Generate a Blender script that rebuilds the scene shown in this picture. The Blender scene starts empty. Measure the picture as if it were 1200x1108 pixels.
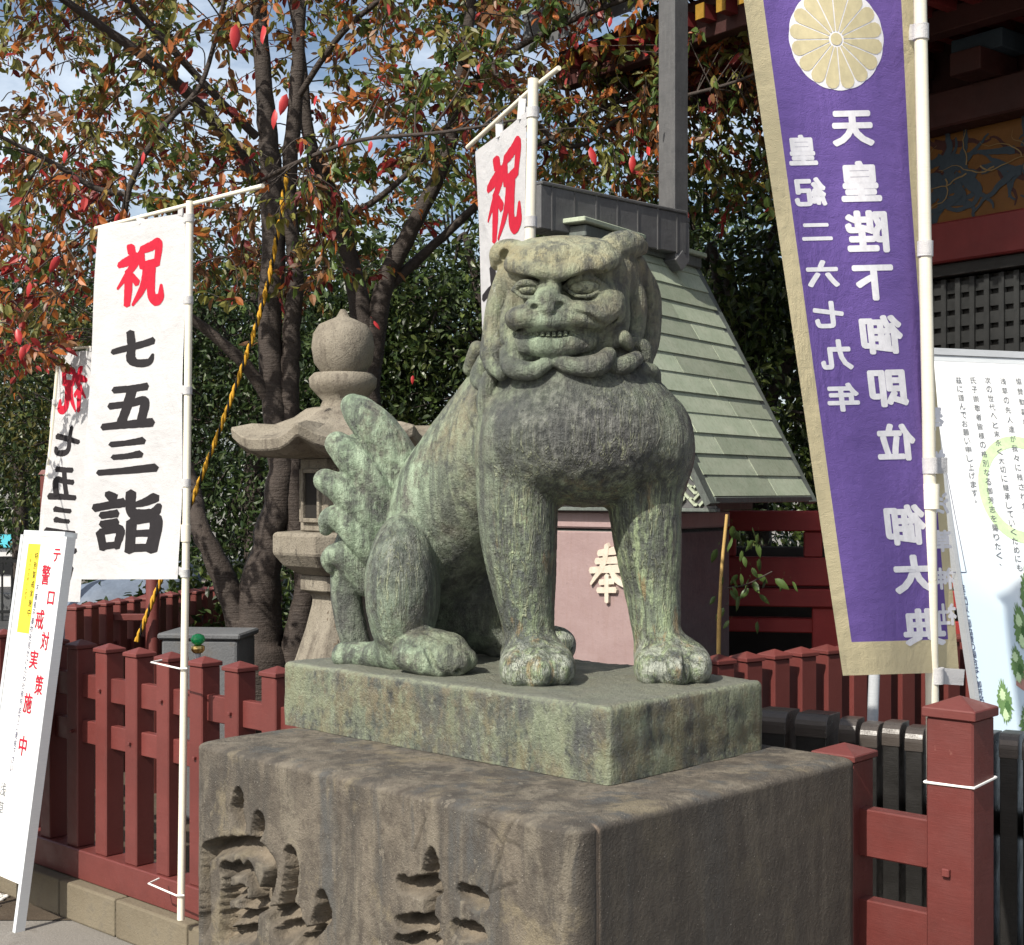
import bpy, bmesh, math, random
import numpy as np
from mathutils import Vector, Matrix
R = math.radians
SC = bpy.context.scene
COL = SC.collection
# ---------------------------------------------------------------- camera, sky, sun, exposure
EYE, FPX, CX, HY = 1.6, 1640.0, 600.0, 575.0
cam = bpy.data.cameras.new('camera'); cam.lens = 36*FPX/1200; cam.sensor_width = 36
cam.shift_y = (HY-554)/1200; cam.clip_end = 2000; cam.clip_start = .05
camo = bpy.data.objects.new('camera', cam); COL.objects.link(camo)
camo.location = (0, 0, EYE); camo.rotation_euler = (R(90), 0, 0); SC.camera = camo
SUN_EL, SUN_AZ = R(43), R(-142)          # azimuth clockwise from +Y (the view direction): sun stands to the left, a little behind the camera
W = bpy.data.worlds.new('World'); SC.world = W; W.use_nodes = True
_t = W.node_tree; _b = _t.nodes['Background']
_s = _t.nodes.new('ShaderNodeTexSky'); _s.sky_type = 'NISHITA'; _s.sun_disc = False
_s.sun_elevation = SUN_EL; _s.sun_rotation = SUN_AZ; _s.air_density = 1.0; _s.dust_density = 3.0; _s.ozone_density = 1.0
_n = _t.nodes.new('ShaderNodeTexNoise'); _m = _t.nodes.new('ShaderNodeMapping'); _c = _t.nodes.new('ShaderNodeTexCoord')
_m.inputs['Scale'].default_value = (1, 1, 2.2); _t.links.new(_c.outputs['Generated'], _m.inputs[0]); _t.links.new(_m.outputs[0], _n.inputs['Vector'])
_n.inputs['Scale'].default_value = 5.5; _n.inputs['Detail'].default_value = 7; _n.inputs['Roughness'].default_value = .6
_r = _t.nodes.new('ShaderNodeValToRGB'); _r.color_ramp.elements[0].position = .42; _r.color_ramp.elements[1].position = .80; _t.links.new(_n.outputs['Fac'], _r.inputs[0])
_x = _t.nodes.new('ShaderNodeMix'); _x.data_type = 'RGBA'; _t.links.new(_r.outputs[0], _x.inputs[0]); _t.links.new(_s.outputs[0], _x.inputs[6]); _x.inputs[7].default_value = (8.2, 8.9, 9.6, 1)   # thin bright cloud
_t.links.new(_x.outputs[2], _b.inputs[0]); _b.inputs[1].default_value = .112
sl = bpy.data.lights.new('sun', 'SUN'); sl.energy = 5.0; sl.angle = R(.5); sl.color = (1, .94, .84)
so = bpy.data.objects.new('sun', sl); COL.objects.link(so)
SUND = Vector((math.sin(SUN_AZ)*math.cos(SUN_EL), math.cos(SUN_AZ)*math.cos(SUN_EL), math.sin(SUN_EL)))
so.rotation_euler = SUND.to_track_quat('Z', 'Y').to_euler(); so.location = SUND*30
vs = SC.view_settings; vs.view_transform = 'Standard'; vs.look = 'None'; vs.exposure = 0.40; vs.gamma = 1
random.seed(7); RNG = np.random.default_rng(7)

# ---------------------------------------------------------------- helpers
def Q(px, py, d):                       # a photograph pixel and a distance -> a point of the place
    return Vector(((px-CX)/FPX*d, d, EYE-(py-HY)/FPX*d))
def tag(o, label=None, cat=None, group=None, kind=None):
    for k, v in (('label', label), ('category', cat), ('group', group), ('kind', kind)):
        if v: o[k] = v
    return o
def empty(name, loc=(0, 0, 0), rz=0):
    o = bpy.data.objects.new(name, None); COL.objects.link(o); o.location = loc; o.rotation_euler = (0, 0, rz)
    o.empty_display_size = .1
    return o
def link(name, me, mat=None, parent=None):
    o = bpy.data.objects.new(name, me); COL.objects.link(o)
    if mat is not None and not me.materials: me.materials.append(mat)
    if parent is not None: o.parent = parent
    return o
def mesh(name, verts, faces, smooth=False):
    me = bpy.data.meshes.new(name); me.from_pydata([tuple(v) for v in verts], [], faces); me.update()
    if smooth: me.polygons.foreach_set('use_smooth', [True]*len(me.polygons))
    return me
class MB:
    """collects shapes into one mesh"""
    def __init__(s): s.v = []; s.f = []; s.sm = []
    def add(s, vs, fs, smooth=False):
        n = len(s.v); s.v += [Vector(v) for v in vs]; s.f += [tuple(i+n for i in f) for f in fs]; s.sm += [smooth]*len(fs)
        return s
    def box(s, c, size, M=None, taper=1.0):
        hx, hy, hz = [a/2 for a in size]; vs = []
        for z in (-1, 1):
            k = taper if z > 0 else 1
            vs += [Vector((x*hx*k, y*hy*k, z*hz)) for x, y in ((-1, -1), (1, -1), (1, 1), (-1, 1))]
        c = Vector(c); vs = [(M @ v if M else v)+c for v in vs]
        return s.add(vs, [(3, 2, 1, 0), (4, 5, 6, 7), (0, 1, 5, 4), (1, 2, 6, 5), (2, 3, 7, 6), (3, 0, 4, 7)])
    def bar(s, a, b, w, h=None, up=Vector((0, 0, 1))):
        a, b = Vector(a), Vector(b); h = h or w; d = (b-a); L = d.length; d.normalize()
        x = d.cross(up)
        if x.length < 1e-4: x = d.cross(Vector((0, 1, 0)))
        x.normalize(); y = x.cross(d)
        M = Matrix((x, d, y)).transposed()
        return s.box((a+b)/2, (w, L, h), M)
    def tube(s, pts, rad, n=10, cap=True, smooth=True):
        pts = [Vector(p) for p in pts]; m = len(pts)
        if not hasattr(rad, '__len__'): rad = [rad]*m
        vs = []; fs = []; prev = None
        for i, p in enumerate(pts):
            t = (pts[min(i+1, m-1)]-pts[max(i-1, 0)]).normalized()
            if prev is None:
                x = t.cross(Vector((0, 0, 1)))
                if x.length < 1e-3: x = t.cross(Vector((0, 1, 0)))
            else: x = prev-t*prev.dot(t)
            x.normalize(); prev = x; y = t.cross(x)
            for k in range(n):
                a = 2*math.pi*k/n; vs.append(p+(x*math.cos(a)+y*math.sin(a))*rad[i])
        for i in range(m-1):
            for k in range(n):
                k2 = (k+1) % n; fs.append((i*n+k, i*n+k2, (i+1)*n+k2, (i+1)*n+k))
        s.add(vs, fs, smooth)
        if cap: s.add(vs[:n], [tuple(range(n))[::-1]]); s.add(vs[-n:], [tuple(range(n))])
        return s
    def lathe(s, prof, n=24, c=(0, 0, 0), smooth=True, rot=0.0):
        c = Vector(c); vs = []; fs = []; m = len(prof)
        for r, z in prof:
            for k in range(n):
                a = 2*math.pi*k/n+rot; vs.append(c+Vector((r*math.cos(a), r*math.sin(a), z)))
        for i in range(m-1):
            for k in range(n):
                k2 = (k+1) % n; fs.append((i*n+k, i*n+k2, (i+1)*n+k2, (i+1)*n+k))
        s.add(vs, fs, smooth); s.add(vs[:n], [tuple(range(n))[::-1]]); s.add(vs[-n:], [tuple(range(n))])
        return s
    def prism(s, poly, h0, h1, M=None, c=(0, 0, 0)):
        n = len(poly); c = Vector(c)
        vs = [Vector((x, y, h0)) for x, y in poly]+[Vector((x, y, h1)) for x, y in poly]
        vs = [(M @ v if M else v)+c for v in vs]
        return s.add(vs, [tuple(range(n))[::-1], tuple(range(n, 2*n))]+[(i, (i+1) % n, n+(i+1) % n, n+i) for i in range(n)])
    def mesh(s, name, bevel=0, seg=1):
        me = bpy.data.meshes.new(name); me.from_pydata([tuple(v) for v in s.v], [], s.f)
        me.polygons.foreach_set('use_smooth', s.sm); me.update()
        if bevel:
            bm = bmesh.new(); bm.from_mesh(me); bmesh.ops.remove_doubles(bm, verts=bm.verts, dist=1e-5)
            bmesh.ops.bevel(bm, geom=[e for e in bm.edges if e.is_manifold and e.calc_face_angle(0) > .5], offset=bevel, segments=seg, affect='EDGES', profile=.5)
            bm.to_mesh(me); bm.free()
        return me
    def build(s, name, mat, parent=None, bevel=0, seg=1):
        return link(name, s.mesh(name, bevel, seg), mat, parent)
def copy_tree(o, parent=None):
    c = o.copy(); COL.objects.link(c); c.parent = parent
    for ch in list(o.children): copy_tree(ch, c)
    return c
def rail_frame(d):                       # axes along a horizontal direction
    d = Vector((d[0], d[1], 0)).normalized(); n = Vector((-d.y, d.x, 0))
    return Matrix((d, n, Vector((0, 0, 1)))).transposed()
def catmull(pts, n=8):
    P = [np.array(p, float) for p in pts]; P = [2*P[0]-P[1]]+P+[2*P[-1]-P[-2]]; out = []
    for i in range(1, len(P)-2):
        for k in range(n):
            t = k/n; a, b, c, d = P[i-1:i+3]
            out.append(.5*((2*b)+(-a+c)*t+(2*a-5*b+4*c-d)*t*t+(-a+3*b-3*c+d)*t**3))
    out.append(P[-2]); return out

# ---------------------------------------------------------------- materials
class NT:
    def __init__(s, name, rough=.6, metal=0, spec=.5):
        s.m = bpy.data.materials.new(name); s.m.use_nodes = True; s.t = s.m.node_tree
        s.p = s.t.nodes['Principled BSDF']; s.p.inputs['Roughness'].default_value = rough
        s.p.inputs['Metallic'].default_value = metal; s.p.inputs['Specular IOR Level'].default_value = spec
        s.co = None
    def node(s, typ, **kw):
        n = s.t.nodes.new(typ)
        for k, v in kw.items(): setattr(n, k, v)
        return n
    def set(s, sock, v):
        if isinstance(v, bpy.types.NodeSocket): s.t.links.new(v, sock)
        elif isinstance(v, (tuple, list)) and len(v) == 3 and sock.type == 'RGBA': sock.default_value = (*v, 1)
        else: sock.default_value = v
    def coord(s, scale=(1, 1, 1), kind='Object', loc=(0, 0, 0)):
        if s.co is None: s.co = s.node('ShaderNodeTexCoord')
        m = s.node('ShaderNodeMapping'); s.t.links.new(s.co.outputs[kind], m.inputs[0])
        m.inputs['Scale'].default_value = scale; m.inputs['Location'].default_value = loc
        return m.outputs[0]
    def noise(s, scale=5, detail=5, rough=.6, vec=None, dist=0):
        n = s.node('ShaderNodeTexNoise'); s.set(n.inputs['Vector'], vec or s.coord())
        n.inputs['Scale'].default_value = scale; n.inputs['Detail'].default_value = detail
        n.inputs['Roughness'].default_value = rough; n.inputs['Distortion'].default_value = dist
        return n.outputs['Fac']
    def voro(s, scale=5, vec=None, feature='F1', out='Distance', rnd=1):
        n = s.node('ShaderNodeTexVoronoi', feature=feature); s.set(n.inputs['Vector'], vec or s.coord())
        n.inputs['Scale'].default_value = scale; n.inputs['Randomness'].default_value = rnd
        return n.outputs[out]
    def ramp(s, fac, stops, interp='LINEAR'):
        n = s.node('ShaderNodeValToRGB'); n.color_ramp.interpolation = interp
        el = n.color_ramp.elements
        while len(el) < len(stops): el.new(.5)
        for e, (p, c) in zip(el, stops):
            e.position = p; e.color = (c, c, c, 1) if not hasattr(c, '__len__') else (*c[:3], 1)
        s.set(n.inputs[0], fac); return n.outputs[0]
    def mix(s, fac, a, b, mode='MIX'):
        n = s.node('ShaderNodeMix', data_type='RGBA', blend_type=mode)
        s.set(n.inputs[0], fac); s.set(n.inputs[6], a); s.set(n.inputs[7], b); return n.outputs[2]
    def math(s, op, a, b=0.0, c=None):
        n = s.node('ShaderNodeMath', operation=op); s.set(n.inputs[0], a); s.set(n.inputs[1], b)
        if c is not None: s.set(n.inputs[2], c)
        return n.outputs[0]
    def attr(s, name, out='Fac'):
        n = s.node('ShaderNodeAttribute', attribute_name=name); return n.outputs[out]
    def objrand(s):
        return s.node('ShaderNodeObjectInfo').outputs['Random']
    def bump(s, h, strength=.5, dist=.01):
        n = s.node('ShaderNodeBump'); n.inputs['Strength'].default_value = strength; n.inputs['Distance'].default_value = dist
        s.set(n.inputs['Height'], h); s.t.links.new(n.outputs[0], s.p.inputs['Normal']); return n
    def base(s, c): s.set(s.p.inputs['Base Color'], c); return s
    def rough(s, v): s.set(s.p.inputs['Roughness'], v); return s

def paint(name, col, rough=.45, var=.25, chips=None, bump=.15, grain=(3, 3, 60), spec=.4):
    n = NT(name, rough, spec=spec)
    a = n.noise(2.3, 6, .65); g = n.noise(9, 4, .6, n.coord(grain))
    c = n.mix(n.ramp(a, [(.3, 0), (.75, 1)]), [x*(1-var) for x in col], [min(1, x*(1+var*.7)) for x in col])
    c = n.mix(.18, c, n.mix(g, (0, 0, 0), (1, 1, 1)), 'OVERLAY')
    hv = n.node('ShaderNodeHueSaturation'); n.set(hv.inputs['Color'], c)
    n.set(hv.inputs['Value'], n.math('MULTIPLY_ADD', n.objrand(), .22, .89)); c = hv.outputs[0]
    if chips:
        m = n.ramp(n.noise(26, 6, .72), [(.66, 0), (.70, 1)]); c = n.mix(m, c, chips)
    n.base(c); n.rough(n.ramp(n.noise(14, 4), [(.3, max(0, rough-.1)), (.7, min(1, rough+.15))]))
    n.bump(n.math('ADD', g, n.noise(70, 3)), bump, .002)
    return n.m
def bronze_mat(name, plinth=False):
    n = NT(name, .62, spec=.5)
    big = n.noise(3.2, 6, .62); mid = n.noise(11, 7, .68); fine = n.noise(48, 6, .75); grit = n.noise(170, 4, .7)
    drip = n.ramp(n.noise(11, 6, .62, n.coord((2.2, 2.2, .13), loc=(8, 1, 4)), .35), [(.50, 0), (.60, 1)])
    streak = n.noise(9, 6, .66, n.coord((3.2, 3.2, .28)), .25)
    streak2 = n.noise(26, 5, .7, n.coord((2.6, 2.6, .22), loc=(3, 1, 0)), .2)
    grey, slate = (.135, .138, .118), (.045, .048, .046)
    green, mint = (.155, .19, .12), (.25, .315, .235)
    tan, ochre = (.255, .205, .125), (.19, .15, .07)
    c = n.mix(n.ramp(mid, [(.36, 0), (.62, 1)]), grey, green)
    c = n.mix(n.ramp(n.math('ADD', n.math('MULTIPLY', streak, .7), n.math('MULTIPLY', fine, .3)), [(.40, 0), (.58, 1)]), slate, c)
    if plinth:
        def blot(sc, loc, lo, hi, st=.75): return n.ramp(n.math('ADD', n.math('MULTIPLY', n.noise(sc, 6, .68, n.coord((1.3, 1.3, st), loc=loc)), .7), n.math('MULTIPLY', fine, .3)), [(lo, 0), (hi, .66)])
        c = n.mix(blot(6, (5, 2, 1), .46, .54), c, (.185, .155, .08))
        c = n.mix(blot(9, (2, 6, 1), .49, .56), c, (.20, .23, .145))
        c = n.mix(blot(5, (9, 4, 3), .52, .58), c, (.058, .060, .066))
        c = n.mix(blot(14, (1, 4, 7), .54, .60, .4), c, (.16, .13, .08))
        c = n.mix(n.ramp(n.noise(46, 6, .8), [(.56, 0), (.64, .7)]), c, (.27, .30, .215))
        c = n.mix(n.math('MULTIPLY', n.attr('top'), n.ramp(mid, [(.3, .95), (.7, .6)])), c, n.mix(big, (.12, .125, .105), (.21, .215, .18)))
        c = n.mix(n.math('MULTIPLY', n.attr('edge'), n.ramp(fine, [(.38, 0), (.55, .75)])), c, (.235, .265, .18))
    else:
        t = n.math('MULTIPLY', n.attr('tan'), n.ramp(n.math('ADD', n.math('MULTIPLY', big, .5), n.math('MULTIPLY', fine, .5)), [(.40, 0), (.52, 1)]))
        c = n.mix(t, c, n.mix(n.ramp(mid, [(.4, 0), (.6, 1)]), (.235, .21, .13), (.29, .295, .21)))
        g = n.math('MULTIPLY', n.attr('mint'), n.ramp(n.math('ADD', n.math('MULTIPLY', mid, .6), n.math('MULTIPLY', fine, .4)), [(.42, 0), (.54, 1)]))
        c = n.mix(g, c, n.mix(n.ramp(streak, [(.4, 0), (.6, 1)]), (.145, .19, .135), (.30, .375, .28)))
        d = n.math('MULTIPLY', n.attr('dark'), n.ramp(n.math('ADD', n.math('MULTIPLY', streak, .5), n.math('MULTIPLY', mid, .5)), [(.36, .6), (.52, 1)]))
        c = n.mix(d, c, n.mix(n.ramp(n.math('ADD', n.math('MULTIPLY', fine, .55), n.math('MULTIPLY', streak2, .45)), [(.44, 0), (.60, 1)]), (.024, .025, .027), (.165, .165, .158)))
        l = n.math('MULTIPLY', n.attr('leg'), n.ramp(n.math('ADD', n.math('MULTIPLY', streak2, .6), n.math('MULTIPLY', fine, .4)), [(.47, 0), (.56, .95)]))
        c = n.mix(l, c, (.27, .33, .20))
        l3 = n.math('MULTIPLY', n.attr('leg'), n.ramp(n.math('ADD', n.math('MULTIPLY', n.noise(13, 6, .7, n.coord((1.2, 1.2, .45), loc=(5, 2, 8))), .6), n.math('MULTIPLY', fine, .4)), [(.50, 0), (.58, .9)]))
        c = n.mix(l3, c, (.05, .055, .06))
        l2 = n.math('MULTIPLY', n.attr('leg'), n.ramp(n.noise(16, 6, .7, n.coord((1.5, 1.5, .35), loc=(1, 7, 2))), [(.56, 0), (.62, .8)]))
        c = n.mix(l2, c, (.22, .165, .09))
        c = n.mix(n.ramp(n.noise(34, 7, .8, n.coord((1, 1, .6))), [(.61, 0), (.68, .6)]), c, (.34, .36, .31))
        c = n.mix(n.ramp(n.noise(19, 7, .75, n.coord((1, 1, .8), loc=(6, 6, 6))), [(.54, 0), (.62, .75)]), c, (.05, .054, .05))
        hl = n.ramp(n.noise(34, 3, .5, n.coord((2.0, 2.0, .16), loc=(2, 2, 2)), .5), [(.49, 0), (.525, 1), (.55, 0)])
        c = n.mix(n.math('MULTIPLY', n.math('MULTIPLY', n.attr('hair'), hl), n.ramp(mid, [(.35, .2), (.55, .75)])), c, (.33, .35, .235))
        c = n.mix(n.math('MULTIPLY', drip, .62), c, (.042, .045, .045))
        c = n.mix(n.math('MULTIPLY', n.attr('paw'), n.ramp(n.noise(30, 6, .75), [(.46, 0), (.56, .8)])), c, (.34, .36, .32))
    c = n.mix(n.ramp(grit, [(.62, 0), (.72, .5)]), c, (.03, .032, .03))
    hs = n.node('ShaderNodeHueSaturation'); n.set(hs.inputs['Color'], c); hs.inputs['Saturation'].default_value = 1.05 if not plinth else .9; hs.inputs['Value'].default_value = 1.17 if not plinth else 1.0; c = n.mix(1.0, hs.outputs[0], (.99, 1.0, .965), 'MULTIPLY')
    n.base(c)
    n.rough(n.ramp(mid, [(.3, .34), (.7, .62)]))
    h = n.math('ADD', n.math('MULTIPLY', fine, .7), n.math('MULTIPLY', grit, .35))
    h = n.math('ADD', h, n.math('MULTIPLY', streak2, .9 if not plinth else .5))
    h = n.math('ADD', h, n.math('MULTIPLY', mid, .8))
    if not plinth: h = n.math('ADD', h, n.math('MULTIPLY', n.math('MULTIPLY', hl, n.attr('hair')), .35))
    n.bump(h, 1.0, .012)
    return n.m
def stone_mat():
    n = NT('pedestal_stone', .85, spec=.25)
    big = n.noise(2.6, 6, .6); mid = n.noise(9, 7, .7); fine = n.noise(60, 6, .75); grit = n.noise(240, 3, .6)
    st = n.noise(5, 6, .66, n.coord((1.7, 1.7, .30)), .6); st2 = n.noise(9, 6, .68, n.coord((1.5, 1.5, .32), loc=(4, 0, 0)), .5)
    c = n.mix(n.ramp(mid, [(.38, 0), (.60, 1)]), (.090, .076, .059), (.152, .128, .096))
    c = n.mix(n.ramp(st, [(.44, 0), (.58, .85)]), c, (.062, .056, .048))
    c = n.mix(n.ramp(st2, [(.50, 0), (.60, .7)]), c, (.185, .160, .118))
    c = n.mix(n.ramp(n.noise(5, 6, .7, n.coord((1, 1, .8), loc=(2, 8, 1))), [(.54, 0), (.62, .7)]), c, (.20, .165, .10))
    c = n.mix(n.ramp(n.noise(4, 6, .65, n.coord((2.2, 2.2, .3), loc=(7, 3, 5))), [(.54, 0), (.62, .8)]), c, (.078, .080, .078))
    c = n.mix(n.math('MULTIPLY', n.ramp(n.noise(30, 7, .75), [(.5, 0), (.62, 1)]), .55), c, (.05, .04, .032))
    pk = n.ramp(n.noise(22, 6, .7, n.coord((1, 1, .7), loc=(1, 1, 9))), [(.62, 0), (.645, 1)])
    c = n.mix(n.math('MULTIPLY', pk, .6), c, (.20, .175, .135))
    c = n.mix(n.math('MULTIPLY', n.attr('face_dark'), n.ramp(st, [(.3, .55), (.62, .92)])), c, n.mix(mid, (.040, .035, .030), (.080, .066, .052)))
    c = n.mix(n.math('MULTIPLY', n.attr('cut'), .75), c, n.mix(n.ramp(mid, [(.38, 0), (.6, 1)]), (.10, .082, .06), (.215, .17, .115)))
    c = n.mix(n.math('MULTIPLY', n.attr('crack'), .5), c, (.03, .025, .02))
    c = n.mix(n.math('MULTIPLY', n.attr('seam'), n.ramp(mid, [(.3, .3), (.55, 1)])), c, (.26, .19, .13))
    c = n.mix(n.ramp(grit, [(.66, 0), (.74, .7)]), c, (.42, .38, .32))
    c = n.mix(n.ramp(n.noise(150, 4, .7, n.coord(loc=(3, 3, 3))), [(.62, 0), (.7, .6)]), c, (.04, .034, .028))
    hs = n.node('ShaderNodeHueSaturation'); n.set(hs.inputs['Color'], c); hs.inputs['Saturation'].default_value = .86; n.base(hs.outputs[0])
    h = n.math('ADD', n.math('MULTIPLY', fine, .6), n.math('ADD', n.math('MULTIPLY', grit, .25), n.math('MULTIPLY', mid, 1.0)))
    h = n.math('SUBTRACT', h, n.math('MULTIPLY', pk, .25))
    h = n.math('ADD', h, n.math('MULTIPLY', st2, .05))
    h = n.math('ADD', h, n.math('MULTIPLY', n.noise(120, 5, .7), .5))
    n.bump(h, .8, .007)
    return n.m
# ---------------------------------------------------------------- a small distance-field sculptor
class Sculpt:
    def __init__(s, lo, hi, h):
        s.lo = np.array(lo, np.float32); s.h = h; s.n = np.ceil((np.array(hi)-lo)/h).astype(int)+1
        s.D = np.full(s.n, .5, np.float32); s.ax = [s.lo[i]+h*np.arange(s.n[i], dtype=np.float32) for i in range(3)]
    def _sub(s, lo, hi):
        a = np.clip(np.floor((np.array(lo)-s.lo)/s.h).astype(int), 0, s.n-1); b = np.clip(np.ceil((np.array(hi)-s.lo)/s.h).astype(int)+1, 1, s.n)
        sl_ = tuple(slice(a[i], b[i]) for i in range(3))
        g = (s.ax[0][sl_[0]][:, None, None], s.ax[1][sl_[1]][None, :, None], s.ax[2][sl_[2]][None, None, :])
        return sl_, g
    def _op(s, sl_, d, k, cut):
        a = s.D[sl_]
        if a.size == 0: return
        if cut:
            d = -d; h = np.clip(.5-.5*(a-d)/k, 0, 1); s.D[sl_] = a*(1-h)+d*h+k*h*(1-h)
        else:
            h = np.clip(.5+.5*(a-d)/k, 0, 1); s.D[sl_] = a*(1-h)+d*h-k*h*(1-h)
    def ell(s, c, r, k=.02, cut=False, M=None):
        c = np.array(c, np.float32); r = np.array(r, np.float32); m = r.max()+k+3*s.h
        sl_, (x, y, z) = s._sub(c-m, c+m); x, y, z = x-c[0], y-c[1], z-c[2]
        if M is not None:
            M = np.array(M, np.float32)
            x, y, z = (M[0, i]*x+M[1, i]*y+M[2, i]*z for i in range(3))
        k0 = np.sqrt((x/r[0])**2+(y/r[1])**2+(z/r[2])**2); k1 = np.sqrt((x/r[0]**2)**2+(y/r[1]**2)**2+(z/r[2]**2)**2)+1e-6
        s._op(sl_, k0*(k0-1)/k1, k, cut)
    def cap(s, a, b, r1, r2, k=.02, cut=False):
        a, b = np.array(a, np.float32), np.array(b, np.float32); m = max(r1, r2)+k+3*s.h
        sl_, (x, y, z) = s._sub(np.minimum(a, b)-m, np.maximum(a, b)+m)
        ba = b-a; L = float(ba @ ba)+1e-9
        t = np.clip(((x-a[0])*ba[0]+(y-a[1])*ba[1]+(z-a[2])*ba[2])/L, 0, 1)
        d = np.sqrt((x-a[0]-t*ba[0])**2+(y-a[1]-t*ba[1])**2+(z-a[2]-t*ba[2])**2)-(r1+(r2-r1)*t)
        s._op(sl_, d, k, cut)
    def chain(s, pts, rs, k=.02, cut=False, n=5):
        q = catmull([list(p)+[r] for p, r in zip(pts, rs)], n); b = Sculpt.__new__(Sculpt)
        a = np.array(q); m = a[:, 3].max()+k+3*s.h; sl_, (x, y, z) = s._sub(a[:, :3].min(0)-m, a[:, :3].max(0)+m); D = None
        for u, v in zip(q[:-1], q[1:]):
            ba = (v-u)[:3]; L = float(ba @ ba)+1e-9
            t = np.clip(((x-u[0])*ba[0]+(y-u[1])*ba[1]+(z-u[2])*ba[2])/L, 0, 1).astype(np.float32)
            d = np.sqrt((x-u[0]-t*ba[0])**2+(y-u[1]-t*ba[1])**2+(z-u[2]-t*ba[2])**2)-(u[3]+(v[3]-u[3])*t)
            D = d if D is None else np.minimum(D, d)
        s._op(sl_, D.astype(np.float32), k, cut)
    def floor(s, z): s.D = np.maximum(s.D, (z-s.ax[2])[None, None, :].astype(np.float32))
    def lumps(s, amp, f):
        x, y, z = s.ax; 
        for i, (a, q) in enumerate(((1, 1), (.6, 1.9), (.4, 3.3))):
            s.D += (amp*a*np.sin(f*q*x+i)[:, None, None]*np.sin(f*q*y+2*i)[None, :, None]*np.sin(f*q*.8*z+.5*i)[None, None, :]).astype(np.float32)
    def extract(s):
        D = s.D; S = D < 0; c = [(i, j, k) for i in (0, 1) for j in (0, 1) for k in (0, 1)]
        n0, n1, n2 = [x-1 for x in s.n]
        cnt = np.zeros((n0, n1, n2), np.int8)
        for i, j, k in c: cnt += S[i:n0+i, j:n1+j, k:n2+k]
        I, J, K = np.nonzero((cnt > 0) & (cnt < 8)); M = len(I)
        vals = np.stack([D[I+i, J+j, K+k] for i, j, k in c], 1); cc = np.array(c, np.float32)
        acc = np.zeros((M, 3), np.float32); w = np.zeros(M, np.float32)
        for a in range(8):
            for b in range(a+1, 8):
                if np.abs(cc[a]-cc[b]).sum() != 1: continue
                va, vb = vals[:, a], vals[:, b]; m = (va < 0) != (vb < 0)
                t = np.where(m, va/np.where(m, va-vb, 1), 0)
                acc += m[:, None]*(cc[a]+(cc[b]-cc[a])*t[:, None]); w += m
        P = s.lo+s.h*(np.stack([I, J, K], 1)+acc/w[:, None])
        idx = np.full((n0, n1, n2), -1, np.int32); idx[I, J, K] = np.arange(M); F = []
        for ax in range(3):
            sh = list(s.n); A = [slice(None)]*3; B = [slice(None)]*3; A[ax] = slice(0, sh[ax]-1); B[ax] = slice(1, sh[ax])
            sa, sb = S[tuple(A)], S[tuple(B)]; e = np.nonzero(sa != sb); flip = sa[e]
            o = [x for x in range(3) if x != ax]; q = []
            for d0, d1 in ((0, 0), (1, 0), (1, 1), (0, 1)):
                p = [e[0].copy(), e[1].copy(), e[2].copy()]; p[o[0]] = p[o[0]]-d0; p[o[1]] = p[o[1]]-d1
                ok = (p[0] >= 0) & (p[1] >= 0) & (p[2] >= 0) & (p[0] < n0) & (p[1] < n1) & (p[2] < n2)
                q.append(np.where(ok, idx[np.clip(p[0], 0, n0-1), np.clip(p[1], 0, n1-1), np.clip(p[2], 0, n2-1)], -1))
            q = np.stack(q, 1); flip = flip ^ (ax == 1)
            q = np.where(flip[:, None], q[:, ::-1], q); F.append(q[(q >= 0).all(1)])
        return P, np.concatenate(F)[:, ::-1]
def np_mesh(name, P, F, smooth=True, attrs=None):
    me = bpy.data.meshes.new(name); nv, nf = len(P), len(F); k = F.shape[1]
    me.vertices.add(nv); me.vertices.foreach_set('co', np.asarray(P, np.float32).ravel())
    me.loops.add(nf*k); me.loops.foreach_set('vertex_index', np.asarray(F, np.int32).ravel())
    me.polygons.add(nf); me.polygons.foreach_set('loop_start', np.arange(0, nf*k, k, dtype=np.int32))
    me.polygons.foreach_set('use_smooth', np.full(nf, smooth)); me.update(calc_edges=True); me.validate()
    for n_, a in (attrs or {}).items():
        if a.ndim == 1: at = me.attributes.new(n_, 'FLOAT', 'POINT'); at.data.foreach_set('value', a.astype(np.float32))
        else: at = me.attributes.new(n_, 'FLOAT_COLOR', 'POINT'); at.data.foreach_set('color', np.hstack([a, np.ones((len(a), 1))]).astype(np.float32).ravel())
    return me

# ---------------------------------------------------------------- the bronze guardian lion
PED_Z, PL_H = 1.019, .157
FLOORZ = PED_Z+PL_H
lion = empty('guardian_lion_statue', (0, 3.2, PED_Z))
tag(lion, 'weathered green bronze guardian lion sitting on its plinth atop the carved stone pedestal', 'statue')
LI = Matrix.Translation(lion.location).inverted()
DD = .06
def C(px, py, d): p = Q(px, py, d+DD); return (p.x, p.y, p.z)
PX = 3.16/FPX
S = Sculpt((-.60, 2.72, 1.14), (.50, 3.86, 2.21), .0036)
def ell(px, py, d, rx, rz, ry, k=.02, cut=False, M=None): S.ell(C(px, py, d), (rx*PX, ry, rz*PX), k, cut, M)
def chain(pts, k=.02, cut=False): S.chain([C(*p[:3]) for p in pts], [p[3]*PX for p in pts], k, cut)
def yaw(a, roll=0): return (Matrix.Rotation(R(a), 3, 'Z') @ Matrix.Rotation(R(roll), 3, 'Y'))
# trunk, rump, belly
chain([(640, 500, 3.22, 92), (576, 556, 3.33, 86), (515, 628, 3.45, 84)], .05)
chain([(600, 470, 3.27, 62), (560, 520, 3.33, 60), (520, 575, 3.40, 60)], .04)
ell(497, 665, 3.52, 78, 95, .15, .05)
ell(560, 690, 3.54, 62, 88, .12, .05)
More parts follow.
